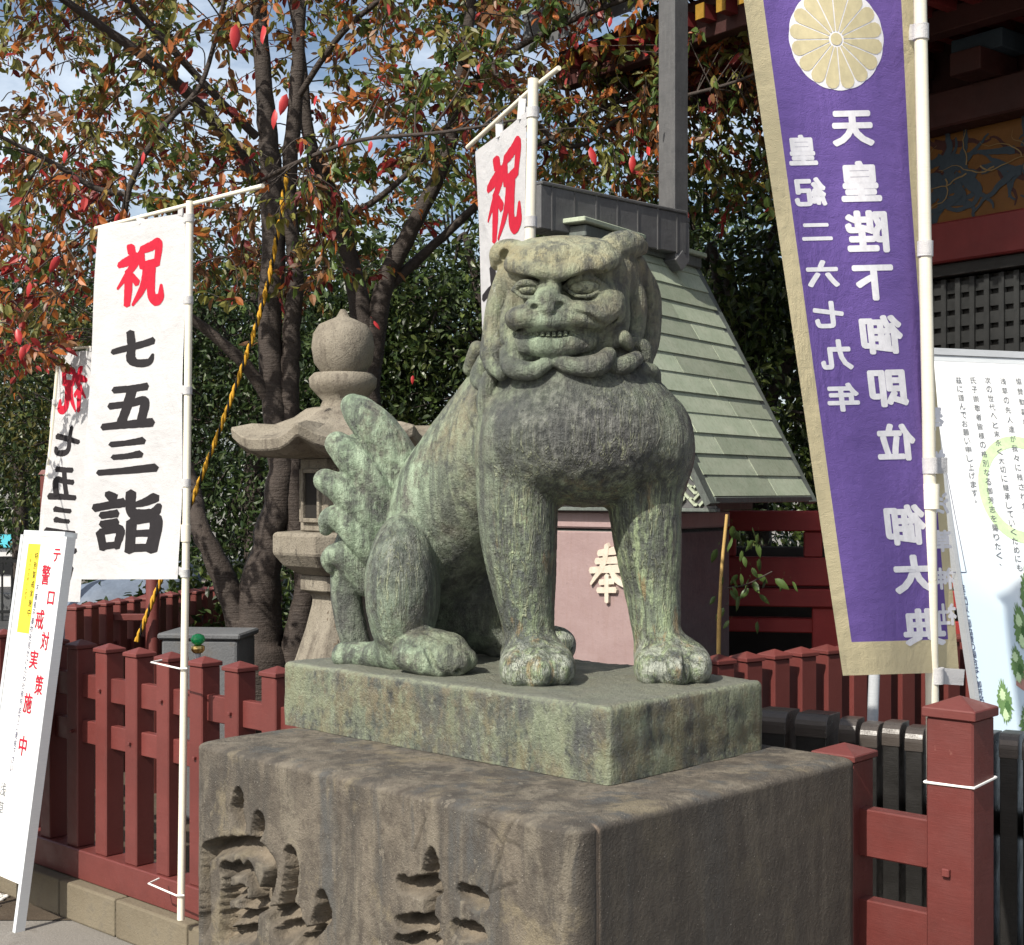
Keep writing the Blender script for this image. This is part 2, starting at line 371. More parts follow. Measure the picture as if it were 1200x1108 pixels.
# far hind leg
ell(600, 700, 3.52, 50, 80, .10, .03)
chain([(590, 755, 3.54, 24), (630, 755, 3.50, 26), (654, 756, 3.47, 24)], .02)
# front legs, then the chest that hangs over them
for leg in (((604, 540, 3.10, 46), (606, 592, 3.10, 47), (609, 640, 3.10, 44), (614, 690, 3.10, 37), (619, 732, 3.10, 31), (621, 760, 3.09, 29)),
            ((760, 545, 3.15, 48), (756, 592, 3.14, 44), (760, 645, 3.14, 39), (765, 695, 3.14, 33), (769, 735, 3.13, 29), (772, 760, 3.12, 28))):
    chain(leg, .03)
chain([(580, 575, 3.12, 12), (585, 640, 3.13, 12), (596, 700, 3.13, 10)], .03)
ell(685, 506, 3.13, 118, 88, .19, .022)
ell(690, 540, 3.17, 92, 50, .14, .03)
ell(772, 522, 3.14, 42, 55, .12, .03)
ell(594, 516, 3.12, 33, 58, .12, .03)
ell(655, 515, 3.09, 82, 66, .15, .03)
chain([(672, 450, 3.15, 84), (668, 370, 3.16, 72)], .05)
# shallow valley down the breast
chain([(655, 440, 2.93, 4), (660, 480, 2.90, 5), (662, 530, 2.90, 5), (664, 570, 2.96, 4)], .03, True)
# paws
for bx, by, bd, toes, cuts in ((628, 776, 3.05, ((606, 784, 3.03, 21), (631, 785, 3.015, 22), (655, 783, 3.035, 19)), (619, 644)),
                               (786, 774, 3.09, ((763, 783, 3.065, 20), (789, 783, 3.045, 22), (814, 780, 3.07, 20)), (776, 803))):
    ell(bx, by-2, bd+.02, 41, 30, .085, .025)
    for tx, ty, td, tr in toes:
        ell(tx, ty, td, tr, tr+4, .072, .012)
    for gx in cuts:
        chain([(gx-2, 752, bd-.035, 1.5), (gx, 764, bd-.075, 2.6), (gx+1, 780, bd-.105, 3.2), (gx+1, 800, bd-.105, 3.2)], .008, True)
# near hind leg: thigh, heel, foot, toes
ell(472, 690, 3.30, 47, 94, .125, .010)
chain([(404, 768, 3.38, 17), (430, 768, 3.35, 17), (470, 766, 3.29, 20)], .02)
chain([(468, 764, 3.29, 24), (500, 762, 3.23, 27), (525, 766, 3.19, 26)], .02)
chain([(478, 766, 3.20, 20), (500, 773, 3.165, 21), (516, 778, 3.15, 18)], .006)
chain([(488, 758, 3.20, 18), (514, 768, 3.165, 20), (534, 776, 3.15, 18)], .006)
chain([(500, 754, 3.22, 16), (528, 764, 3.19, 18), (545, 774, 3.17, 15)], .006)
chain([(476, 750, 3.175, 2.5), (498, 760, 3.14, 3.6), (512, 788, 3.118, 3.4)], .007, True)
chain([(500, 742, 3.19, 2.5), (522, 755, 3.155, 3.6), (537, 786, 3.128, 3.4)], .007, True)
# head
ell(668, 342, 3.14, 86, 62, .15, .03)
ell(628, 325, 3.09, 42, 36, .10, .03); ell(704, 320, 3.11, 44, 36, .10, .03)
ell(656, 300, 3.07, 54, 22, .085, .025)
ell(660, 385, 3.12, 70, 42, .14, .03)
# visor of the forehead, with a hard lower edge
ell(630, 306, 3.035, 33, 16, .065, .014, M=yaw(-8, 8)); ell(680, 303, 3.035, 40, 17, .07, .014, M=yaw(10, -12)); ell(655, 304, 3.03, 34, 19, .07, .014)
chain([(600, 311, 3.01, 10), (624, 317, 2.966, 10), (646, 321, 2.958, 9), (672, 317, 2.955, 11), (704, 309, 2.978, 12), (718, 304, 3.02, 11)], .006)
chain([(608, 302, 3.02, 12), (630, 306, 2.99, 13), (648, 308, 2.982, 14), (676, 304, 2.985, 15), (702, 298, 3.01, 14)], .016)
ell(620, 336, 2.985, 22, 11, .036, .005, True); ell(684, 333, 2.985, 27, 12, .040, .005, True)
chain([(646, 328, 2.985, 12), (643, 344, 2.968, 14), (641, 352, 2.955, 16)], .008)
ell(627, 359, 2.955, 12, 10, .022, .004); ell(657, 357, 2.955, 13, 11, .022, .004); ell(642, 362, 2.945, 10, 9, .02, .006)
ell(626, 361, 2.93, 5.5, 5.5, .018, .002, True); ell(657, 359, 2.93, 6, 6, .018, .002, True)
ell(618, 374, 2.985, 26, 17, .05, .008); ell(676, 372, 2.985, 38, 19, .055, .008); ell(708, 362, 3.03, 27, 30, .06, .02)
ell(642, 378, 2.975, 24, 13, .042, .010)
ell(702, 392, 3.05, 22, 22, .05, .02)
chain([(614, 400, 3.004, 11), (632, 404, 2.982, 12), (662, 404, 2.978, 12), (690, 400, 3.0, 12)], .008)
chain([(616, 408, 3.0, 9), (650, 412, 2.985, 9), (686, 407, 3.0, 9)], .012)
chain([(606, 385, 2.985, 3), (620, 390, 2.95, 5), (644, 392.5, 2.935, 7.5), (672, 391, 2.945, 7), (694, 388, 2.97, 4)], .005, True)
chain([(612, 417, 3.0, 2), (650, 421, 2.985, 2.5), (696, 413, 2.995, 2)], .008, True)
chain([(641, 366, 2.92, 2), (641, 385, 2.92, 3)], .005, True)
chain([(716, 350, 2.985, 2), (722, 368, 2.995, 3), (712, 384, 2.99, 3)], .008, True)
ell(628, 419, 3.037, 32, 11, .04, .008); ell(680, 416, 3.037, 30, 11, .04, .008)
chain([(605, 324, 2.99, 3), (624, 329, 2.958, 4), (638, 333, 2.95, 3)], .004, True)
chain([(660, 331, 2.95, 3), (684, 324, 2.948, 4.5), (706, 318, 2.972, 4)], .004, True)
chain([(663, 365, 2.93, 2), (688, 370, 2.935, 3), (706, 384, 2.962, 2.5)], .006, True)
chain([(622, 366, 2.945, 1.5), (608, 372, 2.965, 2.5), (602, 384, 2.99, 2)], .006, True)
# eyelids
for ex, ey, ed, ew, eh, sk in ((620, 339, 2.972, 18, 9, 1), (684, 336, 2.972, 23, 10.5, -2)):
    up = [(ex-ew, ey+1, ed+.018, 3), (ex-ew*.5, ey-eh*.75, ed, 4), (ex+ew*.3, ey-eh*.8+sk, ed, 4), (ex+ew, ey+sk, ed+.018, 3)]
    lo = [(ex-ew, ey+1, ed+.018, 2.2), (ex-ew*.4, ey+eh, ed, 2.6), (ex+ew*.4, ey+eh, ed, 2.6), (ex+ew, ey+sk, ed+.018, 2.2)]
    chain(up, .005); chain(lo, .004)
# ears
chain([(584, 308, 3.10, 10), (588, 297, 3.08, 14), (602, 295, 3.05, 14), (614, 302, 3.03, 9)], .005)
chain([(704, 299, 3.04, 13), (720, 291, 3.05, 18), (738, 287, 3.07, 16), (750, 290, 3.09, 10)], .004)
ell(592, 300, 3.04, 6, 7, .02, .006, True)
# side mane: long locks
chain([(742, 312, 3.12, 16), (758, 350, 3.16, 17), (758, 395, 3.16, 16), (752, 428, 3.12, 12)], .006)
chain([(728, 315, 3.07, 13), (744, 352, 3.09, 14), (742, 390, 3.09, 13), (736, 412, 3.06, 10)], .004)
chain([(722, 335, 3.05, 8), (729, 362, 3.05, 9), (728, 388, 3.04, 8), (720, 398, 3.03, 6)], .004)
chain([(595, 318, 3.08, 12), (584, 356, 3.10, 14), (579, 392, 3.10, 14), (574, 416, 3.08, 12)], .006)
chain([(606, 335, 3.05, 8), (596, 372, 3.05, 10), (596, 398, 3.04, 10)], .004)
# collar of curls
for cs in (((614, 388, 3.035, 8), (602, 402, 3.02, 12), (606, 416, 3.015, 11)),
           ((594, 414, 3.03, 11), (600, 430, 3.005, 14), (622, 435, 2.98, 13), (640, 427, 2.975, 9)),
           ((650, 423, 2.98, 8), (672, 429, 2.962, 12), (700, 428, 2.955, 15), (713, 416, 2.975, 11)),
           ((718, 402, 3.01, 10), (728, 396, 3.01, 12), (736, 404, 3.02, 9)),
           ((716, 428, 2.985, 9), (732, 428, 2.99, 13), (746, 420, 3.02, 10)),
           ((744, 402, 3.05, 9), (754, 408, 3.06, 11), (756, 420, 3.06, 9)),
           ((750, 432, 3.04, 9), (764, 436, 3.07, 11), (768, 446, 3.09, 8)),
           ((586, 405, 3.07, 11), (576, 424, 3.07, 13), (588, 438, 3.04, 11)),
           ((568, 424, 3.14, 12), (560, 444, 3.13, 12), (572, 456, 3.09, 10)),
           ((574, 442, 3.09, 11), (568, 470, 3.09, 12), (570, 492, 3.08, 9)),
           ((560, 410, 3.20, 13), (552, 432, 3.24, 12)),
           ((560, 470, 3.16, 10), (556, 486, 3.15, 11), (563, 500, 3.12, 8)),
           ((552, 455, 3.26, 11), (536, 476, 3.31, 11), (522, 496, 3.34, 8))):
    chain([(a_, b_, c_+.005, d_*.84) for a_, b_, c_, d_ in cs], .002)
S.floor(FLOORZ-.002)
S.lumps(.0011, 52)
P, F = S.extract()
def blob(px, py, d, r): c = np.array(C(px, py, d)); return np.exp(-((P-c)**2).sum(1)/(2*(r*PX)**2))
def sm(a, b, x): t = np.clip((x-a)/(b-a), 0, 1); return t*t*(3-2*t)
X, Y, Z = P.T
hz = lambda py: Q(0, py, 3.2).z
at = {'dark': np.clip(1.15*blob(705, 520, 3.0, 62)+.5*blob(620, 500, 3.0, 40)+.9*blob(470, 650, 3.15, 50)+.35*blob(615, 640, 3.0, 40)+.3*blob(770, 650, 3.0, 40)+.6*blob(560, 690, 3.4, 60), 0, 1),  # last blob puts the belly's shade between the legs into the bronze colour
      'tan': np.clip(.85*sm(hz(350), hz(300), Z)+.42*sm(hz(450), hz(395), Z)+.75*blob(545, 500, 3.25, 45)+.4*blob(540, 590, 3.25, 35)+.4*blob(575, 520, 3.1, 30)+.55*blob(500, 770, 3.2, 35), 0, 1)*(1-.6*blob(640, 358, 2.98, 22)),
      'mint': np.clip(.75*sm(-.12, -.26, X)+.7*blob(645, 402, 2.97, 26)+.5*blob(640, 358, 2.95, 16)+.45*sm(hz(540), hz(620), Z)*0+.3*sm(hz(300), hz(560), Z), 0, 1),
      'leg': sm(hz(540), hz(600), Z)*sm(-.06, .0, X), 'hair': np.clip(sm(hz(480), hz(560), Z)*sm(-.08, -.02, X)+.8*blob(470, 690, 3.2, 60)+.5*blob(750, 480, 3.0, 50), 0, 1), 'paw': sm(hz(735), hz(765), Z)*sm(-.1, .0, X)}
M_BRONZE = bronze_mat('bronze_patina'); M_PLINTH = bronze_mat('bronze_plinth_patina', True)
P0 = P-np.array(lion.location)
body = link('body', np_mesh('body', P0, F, True, at), M_BRONZE, lion)
# tail: a fan of curling locks
S = Sculpt((-.62, 3.25, 1.14), (-.15, 3.75, 1.95), .0042)
chain([(424, 772, 3.46, 18), (412, 735, 3.46, 20), (406, 690, 3.46, 21), (414, 645, 3.45, 26), (440, 600, 3.43, 32)], .02)
chain([(480, 640, 3.47, 32), (456, 592, 3.475, 32), (432, 552, 3.475, 22), (418, 520, 3.47, 14)], .02)
chain([(440, 650, 3.46, 26), (420, 610, 3.455, 22), (402, 585, 3.45, 12)], .02)
chain([(488, 598, 3.44, 24), (470, 550, 3.43, 29), (446, 510, 3.43, 28), (425, 487, 3.44, 23), (413, 476, 3.445, 16)], .008)
chain([(468, 615, 3.42, 24), (446, 574, 3.405, 26), (418, 541, 3.405, 24), (396, 521, 3.415, 17)], .005)
chain([(455, 634, 3.41, 22), (430, 601, 3.395, 23), (403, 576, 3.395, 20), (381, 563, 3.405, 15)], .005)
chain([(442, 652, 3.41, 21), (420, 628, 3.395, 20), (402, 610, 3.395, 18), (386, 608, 3.40, 14), (382, 620, 3.405, 9)], .005)
chain([(430, 680, 3.44, 22), (413, 660, 3.425, 20), (399, 650, 3.42, 17), (386, 655, 3.425, 12), (388, 666, 3.43, 8)], .005)
for g in (((484, 618, 3.37, 3), (460, 566, 3.365, 5.5), (433, 527, 3.37, 6), (410, 503, 3.385, 5)), ((462, 632, 3.35, 3), (438, 590, 3.345, 5), (411, 560, 3.35, 5.5), (389, 543, 3.37, 4)), ((446, 648, 3.345, 3), (425, 616, 3.34, 4.5), (402, 594, 3.345, 5), (384, 585, 3.365, 4)),
          ((470, 570, 3.345, 1.5), (450, 528, 3.345, 2.2), (428, 495, 3.36, 1.5)), ((444, 588, 3.325, 1.5), (420, 552, 3.33, 2), (402, 532, 3.35, 1.5))):
    chain(g, .005, True)
S.floor(FLOORZ-.002); S.lumps(.001, 55)
P, F = S.extract()
n_ = len(P); X, Y, Z = P.T
at = {'dark': .5*sm(hz(660), hz(720), Z), 'tan': .25*sm(hz(560), hz(500), Z), 'mint': np.full(n_, .95)-.4*sm(hz(660), hz(720), Z), 'leg': np.zeros(n_), 'hair': np.zeros(n_), 'paw': np.zeros(n_)}
link('tail', np_mesh('tail', P-np.array(lion.location), F, True, at), M_BRONZE, lion)
# eyes, teeth
def ball(name, c, r, mat, parent, sx=1, sz=1, at=None):
    bm = bmesh.new(); bmesh.ops.create_icosphere(bm, subdivisions=3, radius=r); me = bpy.data.meshes.new(name); bm.to_mesh(me); bm.free()
    for v in me.vertices: v.co.x *= sx; v.co.z *= sz
    me.polygons.foreach_set('use_smooth', [True]*len(me.polygons))
    for k_, val in (at or {}).items():
        a_ = me.attributes.new(k_, 'FLOAT', 'POINT'); a_.data.foreach_set('value', [val]*len(me.vertices))
    o = link(name, me, mat, parent); o.location = LI @ Vector(c); return o
TANAT = {'tan': 1.0, 'dark': 0.0, 'mint': .2, 'leg': 0.0, 'paw': 0.0, 'hair': 0.0}
ball('eye', C(620, 339.5, 2.994), 14*PX, M_BRONZE, lion, 1.1, .66, TANAT); ball('eye', C(684, 337.5, 2.994), 16*PX, M_BRONZE, lion, 1.2, .66, TANAT)
tooth_me = MB().box((0, 0, 0), (4.8*PX, .012, 6.2*PX), taper=.85).mesh('tooth', .0018)
for i in range(11):
    t = i/10; px = 616+t*66; o = link('tooth', tooth_me, M_BRONZE, lion)
    o.location = LI @ Vector(C(px, 389.5+2.6*math.sin(t*3.0)-1.5*t*t, 2.979-.02*math.sin(t*3.14)))
    o.rotation_euler = (0, 0, (t-.45)*.8)
# plinth: a heavy cast slab, worn edges
def slab(name, corner, u, v, L, Wd, z0, z1, rad, res, warp=None, off=None):
    """rounded block, gridded so that it can be worn and carved; returns points, quads, (a,b,c) block coordinates and face id"""
    dims = np.array([L, Wd, z1-z0]); n3 = np.maximum(2, np.round(dims/res).astype(int)); T_, F_, k0 = [], [], 0
    for ax in range(3):
        o = [(ax+1) % 3, (ax+2) % 3]
        for side in (0, 1):
            if ax == 2 and side == 0: continue
            A, B = np.meshgrid(np.arange(n3[o[0]]+1), np.arange(n3[o[1]]+1), indexing='ij')
            T = np.zeros(A.shape+(3,), int); T[..., o[0]] = A; T[..., o[1]] = B; T[..., ax] = n3[ax]*side
            ids = np.arange(A.size).reshape(A.shape)+k0; k0 += A.size; T_.append(T.reshape(-1, 3))
            q = np.stack([ids[:-1, :-1], ids[1:, :-1], ids[1:, 1:], ids[:-1, 1:]], -1).reshape(-1, 4)
            F_.append(q if side else q[:, ::-1])
    PT, inv_ = np.unique(np.concatenate(T_), axis=0, return_inverse=True); F_ = [inv_.reshape(-1)[q] for q in F_]
    G = np.array(PT)/n3*dims                      # block coordinates in metres
    rv = np.array(rad if hasattr(rad, '__len__') else [rad]*3)
    core = np.clip(G, rv[0], dims-rv[0]); core[:, 2] = np.clip(G[:, 2], -1, dims[2]-rv[2])
    core[:, :2] = np.clip(G[:, :2], rv[0], dims[:2]-rv[0])
    d = G-core; sc = d/np.array([rv[0], rv[0], rv[2]]); ln = np.linalg.norm(sc, axis=1); mx = np.abs(sc).max(1)
    k = np.where(ln > 1e-6, mx/np.maximum(ln, 1e-6), 1); N_ = sc/np.maximum(ln, 1e-6)[:, None]
    Gr = core+d*k[:, None]
    if warp is not None: Gr = Gr+N_*warp(Gr, N_)[:, None]
    u, v = np.array(u), np.array(v)
    Wp = np.array(corner)[None, :]+Gr[:, :1]*np.append(u, 0)+Gr[:, 1:2]*np.append(v, 0)+np.array([0, 0, z0])+Gr[:, 2:]*np.array([0, 0, 1])
    return Wp, np.concatenate(F_), Gr, N_
def wobble(G, f, seed):
    r_ = np.random.default_rng(seed); o = 0
    for i in range(9):
        w = r_.normal(size=3)*f*(1+i*.55); o = o+np.sin(G @ w+r_.uniform(0, 6))/(1+.55*i)
    return o/3
a_ = R(1.2); Up = (-math.cos(R(45)-a_), math.sin(R(45)-a_)); Vp = (Up[1], -Up[0])
pc = Q(713, 922, 2.746)
Wp, Fp, G, N_ = slab('plinth', (pc.x, pc.y, 0), Up, Vp, 1.05, .545, PED_Z+.001, FLOORZ, (.014, .014, .012), .011,
                     lambda g, n: .0028*wobble(g, 14, 3)+.0016*wobble(g, 60, 4))
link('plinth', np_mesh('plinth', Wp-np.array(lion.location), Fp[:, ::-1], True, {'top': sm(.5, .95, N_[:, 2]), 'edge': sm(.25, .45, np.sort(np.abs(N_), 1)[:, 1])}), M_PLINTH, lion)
# ---------------------------------------------------------------- brush strokes: shared by carving, print and raised letters
def seg_dist(Px, Py, a, b, wa, wb):
    ba = (b[0]-a[0], b[1]-a[1]); L = ba[0]**2+ba[1]**2+1e-9
    t = np.clip(((Px-a[0])*ba[0]+(Py-a[1])*ba[1])/L, 0, 1)
    return np.hypot(Px-a[0]-t*ba[0], Py-a[1]-t*ba[1])-(wa+(wb-wa)*t)
# ---------------------------------------------------------------- stone pedestal with deep cut characters
ped = empty('stone_pedestal', (0, 3.1, 0))
tag(ped, 'big brown weathered stone block with deep carved characters, carrying the bronze lion', 'pedestal')
U45, V45 = (-math.sqrt(.5), math.sqrt(.5)), (math.sqrt(.5), math.sqrt(.5))
pk_ = Q(673, 972, 2.4); PL_, PW_ = 1.205, .925
# carved marks on the left face, in face coordinates: a = metres from the near corner, h = metres below the top
def face_ah(px, py):                       # where the sight line through a pixel meets the left face
    k = (px-CX)/FPX; t = (pk_.x-k*pk_.y)/(k*U45[1]-U45[0]); y = pk_.y+U45[1]*t
    return t, PED_Z-(EYE-(py-HY)/FPX*y)
CUTS = []
def cut(pts, dep=.03):
    q = [(*face_ah(p[0], p[1]), p[2]*.0025) for p in pts]; CUTS.append((q, dep))
for pts in ([(279, 934, 8), (277, 950, 9), (281, 966, 8)], [(303, 963, 8), (300, 978, 7)],
            [(243, 998, 8), (262, 992, 8), (285, 990, 8), (305, 1000, 9), (318, 1016, 9), (314, 1040, 8), (306, 1062, 9)],
            [(240, 1000, 7), (241, 1040, 8), (240, 1075, 9), (233, 1092, 9)],
            [(262, 1020, 7), (280, 1018, 7)], [(266, 1022, 7), (264, 1060, 7), (262, 1100, 8)], [(292, 1022, 8), (300, 1050, 8), (294, 1095, 8)],
            [(263, 1048, 6), (285, 1046, 6)], [(262, 1075, 7), (296, 1080, 8)], [(285, 1060, 7), (294, 1068, 7)], [(275, 1098, 8), (292, 1096, 8)],
            [(340, 1003, 8), (343, 1018, 9), (338, 1050, 9), (334, 1062, 8)], [(318, 1075, 8), (346, 1072, 9)], [(330, 1095, 10), (352, 1090, 9)],
            [(377, 1056, 8), (380, 1070, 10), (371, 1084, 8)], [(350, 1108, 9), (365, 1098, 9)],
            [(505, 1002, 4), (505, 1012, 8), (504, 1025, 9)],
            [(470, 1037, 7), (490, 1040, 8), (512, 1041, 7)], [(470, 1082, 7), (490, 1084, 8), (508, 1084, 7)], [(468, 1106, 7), (512, 1108, 7)],
            [(541, 1047, 7), (557, 1053, 8), (566, 1058, 6)], [(536, 1088, 7), (552, 1094, 8), (563, 1096, 6)], [(505, 1030, 5), (503, 1108, 5)]):
    cut(pts, .060)
def ped_warp(g, n):
    w = .0012*wobble(g, 9, 11)+.0008*wobble(g, 45, 12)
    face = sm(.8, .97, -n[:, 1])           # the left face
    hh = (PED_Z-g[:, 2]); dep = np.zeros(len(g))
    jag = .005*wobble(g, 55, 5)
    for q, d in CUTS:
        for (a0, h0, w0), (a1, h1, w1) in zip(q[:-1], q[1:]):
            sd = seg_dist(g[:, 0], hh, (a0, h0), (a1, h1), w0, w1)+jag
            # steep upper wall, sloping floor below
            L2 = (a1-a0)**2+(h1-h0)**2+1e-9; tt = np.clip(((g[:, 0]-a0)*(a1-a0)+(hh-h0)*(h1-h0))/L2, 0, 1)
            k_ = (hh-(h0+tt*(h1-h0)))/(w0+(w1-w0)*tt)
            dep = np.maximum(dep, d*sm(.0015, -.0025, sd)*np.clip(.72-.55*k_, .12, 1.25))
    global CUTD; CUTD = dep*face
    ch = 0
    return w-CUTD
Wp, Fp, G, N_ = slab('ped', (pk_.x, pk_.y, 0), U45, V45, PL_, PW_, 0, PED_Z, (.045, .045, .014), .0034, ped_warp)
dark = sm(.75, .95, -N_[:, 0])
seamline = np.exp(-((G[:, 1]-.062)/.0035)**2)*sm(.02, .004, G[:, 0])
Wp[:, :2] -= (seamline*.004)[:, None]*np.array([-U45[0], -U45[1]])[None, :]
# hairline cracks on the left face
crk = np.zeros(len(G))
for pts in ([(603, 958), (590, 985), (588, 1000), (578, 1025), (572, 1050)], [(588, 990), (575, 972), (560, 965)], [(590, 985), (608, 992)], [(572, 1048), (590, 1040), (605, 1035)], [(498, 960), (490, 985), (484, 1000)]):
    for p, q in zip(pts[:-1], pts[1:]):
        crk = np.maximum(crk, np.exp(-(np.maximum(0, seg_dist(G[:, 0], PED_Z-G[:, 2], face_ah(*p), face_ah(*q), .0004, .0004))/.0026)**2))
crk = crk*sm(.8, .97, -N_[:, 1]); Wp[:, :2] += (crk*.003)[:, None]*np.array(V45)[None, :]
M_STONE = stone_mat()
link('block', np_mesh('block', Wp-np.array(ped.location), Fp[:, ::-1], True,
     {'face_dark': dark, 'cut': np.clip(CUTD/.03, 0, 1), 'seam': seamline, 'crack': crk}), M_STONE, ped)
# ---------------------------------------------------------------- materials of the setting
M_RED = paint('red_brown_paint', (.128, .033, .029), .42, .3, (.165, .06, .05), .22)
M_REDD = paint('faded_red_brown_paint', (.13, .032, .027), .5, .3, None, .2)
M_VERM = paint('vermilion_paint', (.25, .026, .024), .5, .3, None, .2)
M_BLACKW = paint('black_lacquered_wood', (.016, .015, .014), .38, .4, None, .3)
M_CAPM = paint('worn_black_metal', (.055, .046, .040), .36, .4, (.12, .11, .10), .3)
M_PVC = paint('white_plastic_pole', (.70, .665, .55), .35, .12, (.42, .38, .30), .05)
M_WHITEP = paint('white_board_paint', (.74, .735, .72), .4, .07, None, .05)
M_GREYP = paint('grey_board_edge', (.52, .55, .57), .5, .08, None, .05)
M_GALV = paint('galvanised_steel', (.38, .40, .42), .35, .15, None, .1)
M_TIE = paint('white_cable_tie', (.8, .79, .76), .4, .03, None, .02)
def flat(name, col, rough=.75, spec=.2):
    n = NT(name, rough, spec=spec); a = n.noise(40, 4, .7)
    n.base(n.mix(n.ramp(a, [(.35, 0), (.7, 1)]), [x*.88 for x in col], [min(1, x*1.08) for x in col])); return n.m
def cloth_mat(name, col, trans=.25):
    n = NT(name, .85, spec=.15)
    wv = n.noise(420, 2, .5); b = n.noise(6, 5, .6)
    c = n.mix(n.ramp(b, [(.3, 0), (.75, 1)]), [x*.93 for x in col], [min(1, x*1.03) for x in col]); n.base(c)
    n.bump(n.math('ADD', wv, n.math('ADD', n.math('MULTIPLY', n.noise(4, 4, .55, n.coord((1, 1, .7)), .8), 9), n.math('MULTIPLY', n.noise(14, 4, .6, n.coord((.6, .6, 1.6))), 2.5))), .4, .006)
    tr = n.node('ShaderNodeBsdfTranslucent'); n.set(tr.inputs[0], c)
    mx = n.node('ShaderNodeMixShader'); mx.inputs[0].default_value = trans
    n.t.links.new(n.p.outputs[0], mx.inputs[1]); n.t.links.new(tr.outputs[0], mx.inputs[2])
    n.t.links.new(mx.outputs[0], n.t.nodes['Material Output'].inputs[0]); return n.m
M_CLOTHW = cloth_mat('white_banner_cloth', (.58, .58, .59), .2)
M_CLOTHP = cloth_mat('purple_banner_cloth', (.18, .115, .38), .2)
M_CLOTHG = cloth_mat('gold_banner_cloth', (.68, .59, .37), .25)
M_INKR, M_INKK, M_INKW = flat('red_print', (.43, .012, .032)), flat('black_print', (.018, .016, .018)), flat('white_print', (.80, .79, .82))
M_INKG, M_INKN = flat('grey_print', (.16, .17, .18)), flat('navy_print', (.03, .035, .10))
M_YEL = flat('yellow_print', (.80, .64, .05)); M_LGREEN = flat('pale_green_print', (.55, .72, .42))
M_PRTREE, M_PRROOF, M_PRTEAL = flat('leaf_green_print', (.15, .26, .10)), flat('brick_print', (.50, .26, .22)), flat('teal_print', (.35, .52, .50))
def lantern_mat():
    n = NT('lantern_granite', .88, spec=.2)
    a = n.noise(5, 6, .65); b = n.noise(120, 3, .6); m = n.noise(14, 6, .7)
    c = n.mix(n.ramp(a, [(.3, 0), (.7, 1)]), (.18, .16, .125), (.26, .235, .19))
    c = n.mix(n.ramp(n.noise(7, 6, .7, n.coord((2, 2, .5), loc=(4, 4, 0))), [(.5, 0), (.66, .8)]), c, (.10, .085, .07))
    c = n.mix(n.ramp(m, [(.6, 0), (.7, .5)]), c, (.30, .27, .22)); c = n.mix(n.ramp(b, [(.58, 0), (.66, .6)]), c, (.07, .06, .05))
    n.base(c); n.bump(n.math('ADD', m, n.math('MULTIPLY', b, .6)), .7, .01); return n.m
M_LANT = lantern_mat()
def copper_mat(name, a, b, c_, streak=.6):
    n = NT(name, .5, spec=.5)
    s1 = n.noise(5, 6, .65, n.coord((1.2, 1.2, 2.2))); s2 = n.noise(22, 5, .7, n.coord((3, 3, .5))); f = n.noise(60, 5, .7)
    c = n.mix(n.ramp(s1, [(.3, 0), (.7, 1)]), a, b); c = n.mix(n.ramp(s2, [(.48, 0), (.7, streak)]), c, c_)
    c = n.mix(n.ramp(f, [(.62, 0), (.72, .4)]), c, [x*.35 for x in a])
    hv = n.node('ShaderNodeHueSaturation'); n.set(hv.inputs['Color'], c); n.set(hv.inputs['Value'], n.math('MULTIPLY_ADD', n.objrand(), .45, .78))
    n.base(hv.outputs[0]); n.rough(n.ramp(f, [(.3, .38), (.7, .62)])); n.bump(n.math('ADD', s1, n.math('MULTIPLY', f, .5)), .35, .006); return n.m
M_VERD = copper_mat('verdigris_copper', (.26, .31, .225), (.36, .395, .305), (.18, .20, .135))
M_DCOP = copper_mat('dark_aged_copper', (.06, .068, .062), (.105, .12, .11), (.16, .20, .17), .5)
M_GCOP = copper_mat('grey_downpipe_copper', (.065, .066, .068), (.10, .10, .102), (.14, .143, .14), .35)
M_PINK = copper_mat('pink_brown_tank_metal', (.285, .20, .195), (.335, .245, .24), (.26, .17, .15), .4)
M_LETTER = copper_mat('pale_bronze_letter', (.42, .36, .29), (.52, .47, .40), (.30, .24, .18), .4)
M_KERB = None
def concrete(name, a, b, scale=3, stain=(.1, .09, .075), bumpd=.006):
    n = NT(name, .9, spec=.2); s1 = n.noise(scale, 6, .65); f = n.noise(90, 4, .7); m = n.noise(scale*4, 6, .7)
    c = n.mix(n.ramp(s1, [(.3, 0), (.7, 1)]), a, b); c = n.mix(n.ramp(m, [(.55, 0), (.7, .6)]), c, stain)
    c = n.mix(n.ramp(f, [(.6, 0), (.7, .4)]), c, [x*.5 for x in a]); n.base(c); n.bump(n.math('ADD', f, m), .6, bumpd); return n.m
M_KERB = concrete('kerb_stone', (.12, .10, .07), (.185, .16, .115)); M_PAVE = concrete('paving', (.17, .158, .14), (.22, .208, .19), 1.2)
M_ASPH = concrete('asphalt', (.045, .046, .048), (.07, .07, .072), 2, (.09, .09, .09)); M_GREYST = concrete('grey_block_stone', (.09, .094, .10), (.135, .14, .145))
M_SOIL = concrete('soil', (.055, .042, .03), (.09, .07, .05), 3)
M_PEB = concrete('white_pebble', (.6, .58, .55), (.72, .70, .67), 9, (.4, .38, .35))
def bark_mat():
    n = NT('cherry_bark', .7, spec=.35)
    a = n.noise(9, 6, .7); l = n.noise(16, 5, .65, n.coord((.6, .6, 5))); f = n.noise(70, 4, .7)
    c = n.mix(n.ramp(a, [(.3, 0), (.7, 1)]), (.024, .018, .015), (.062, .048, .040))
    c = n.mix(n.ramp(l, [(.58, 0), (.68, .7)]), c, (.085, .07, .058)); n.base(c)
    n.bump(n.math('ADD', n.math('MULTIPLY', l, 1.2), f), .7, .012); return n.m
M_BARK = bark_mat()
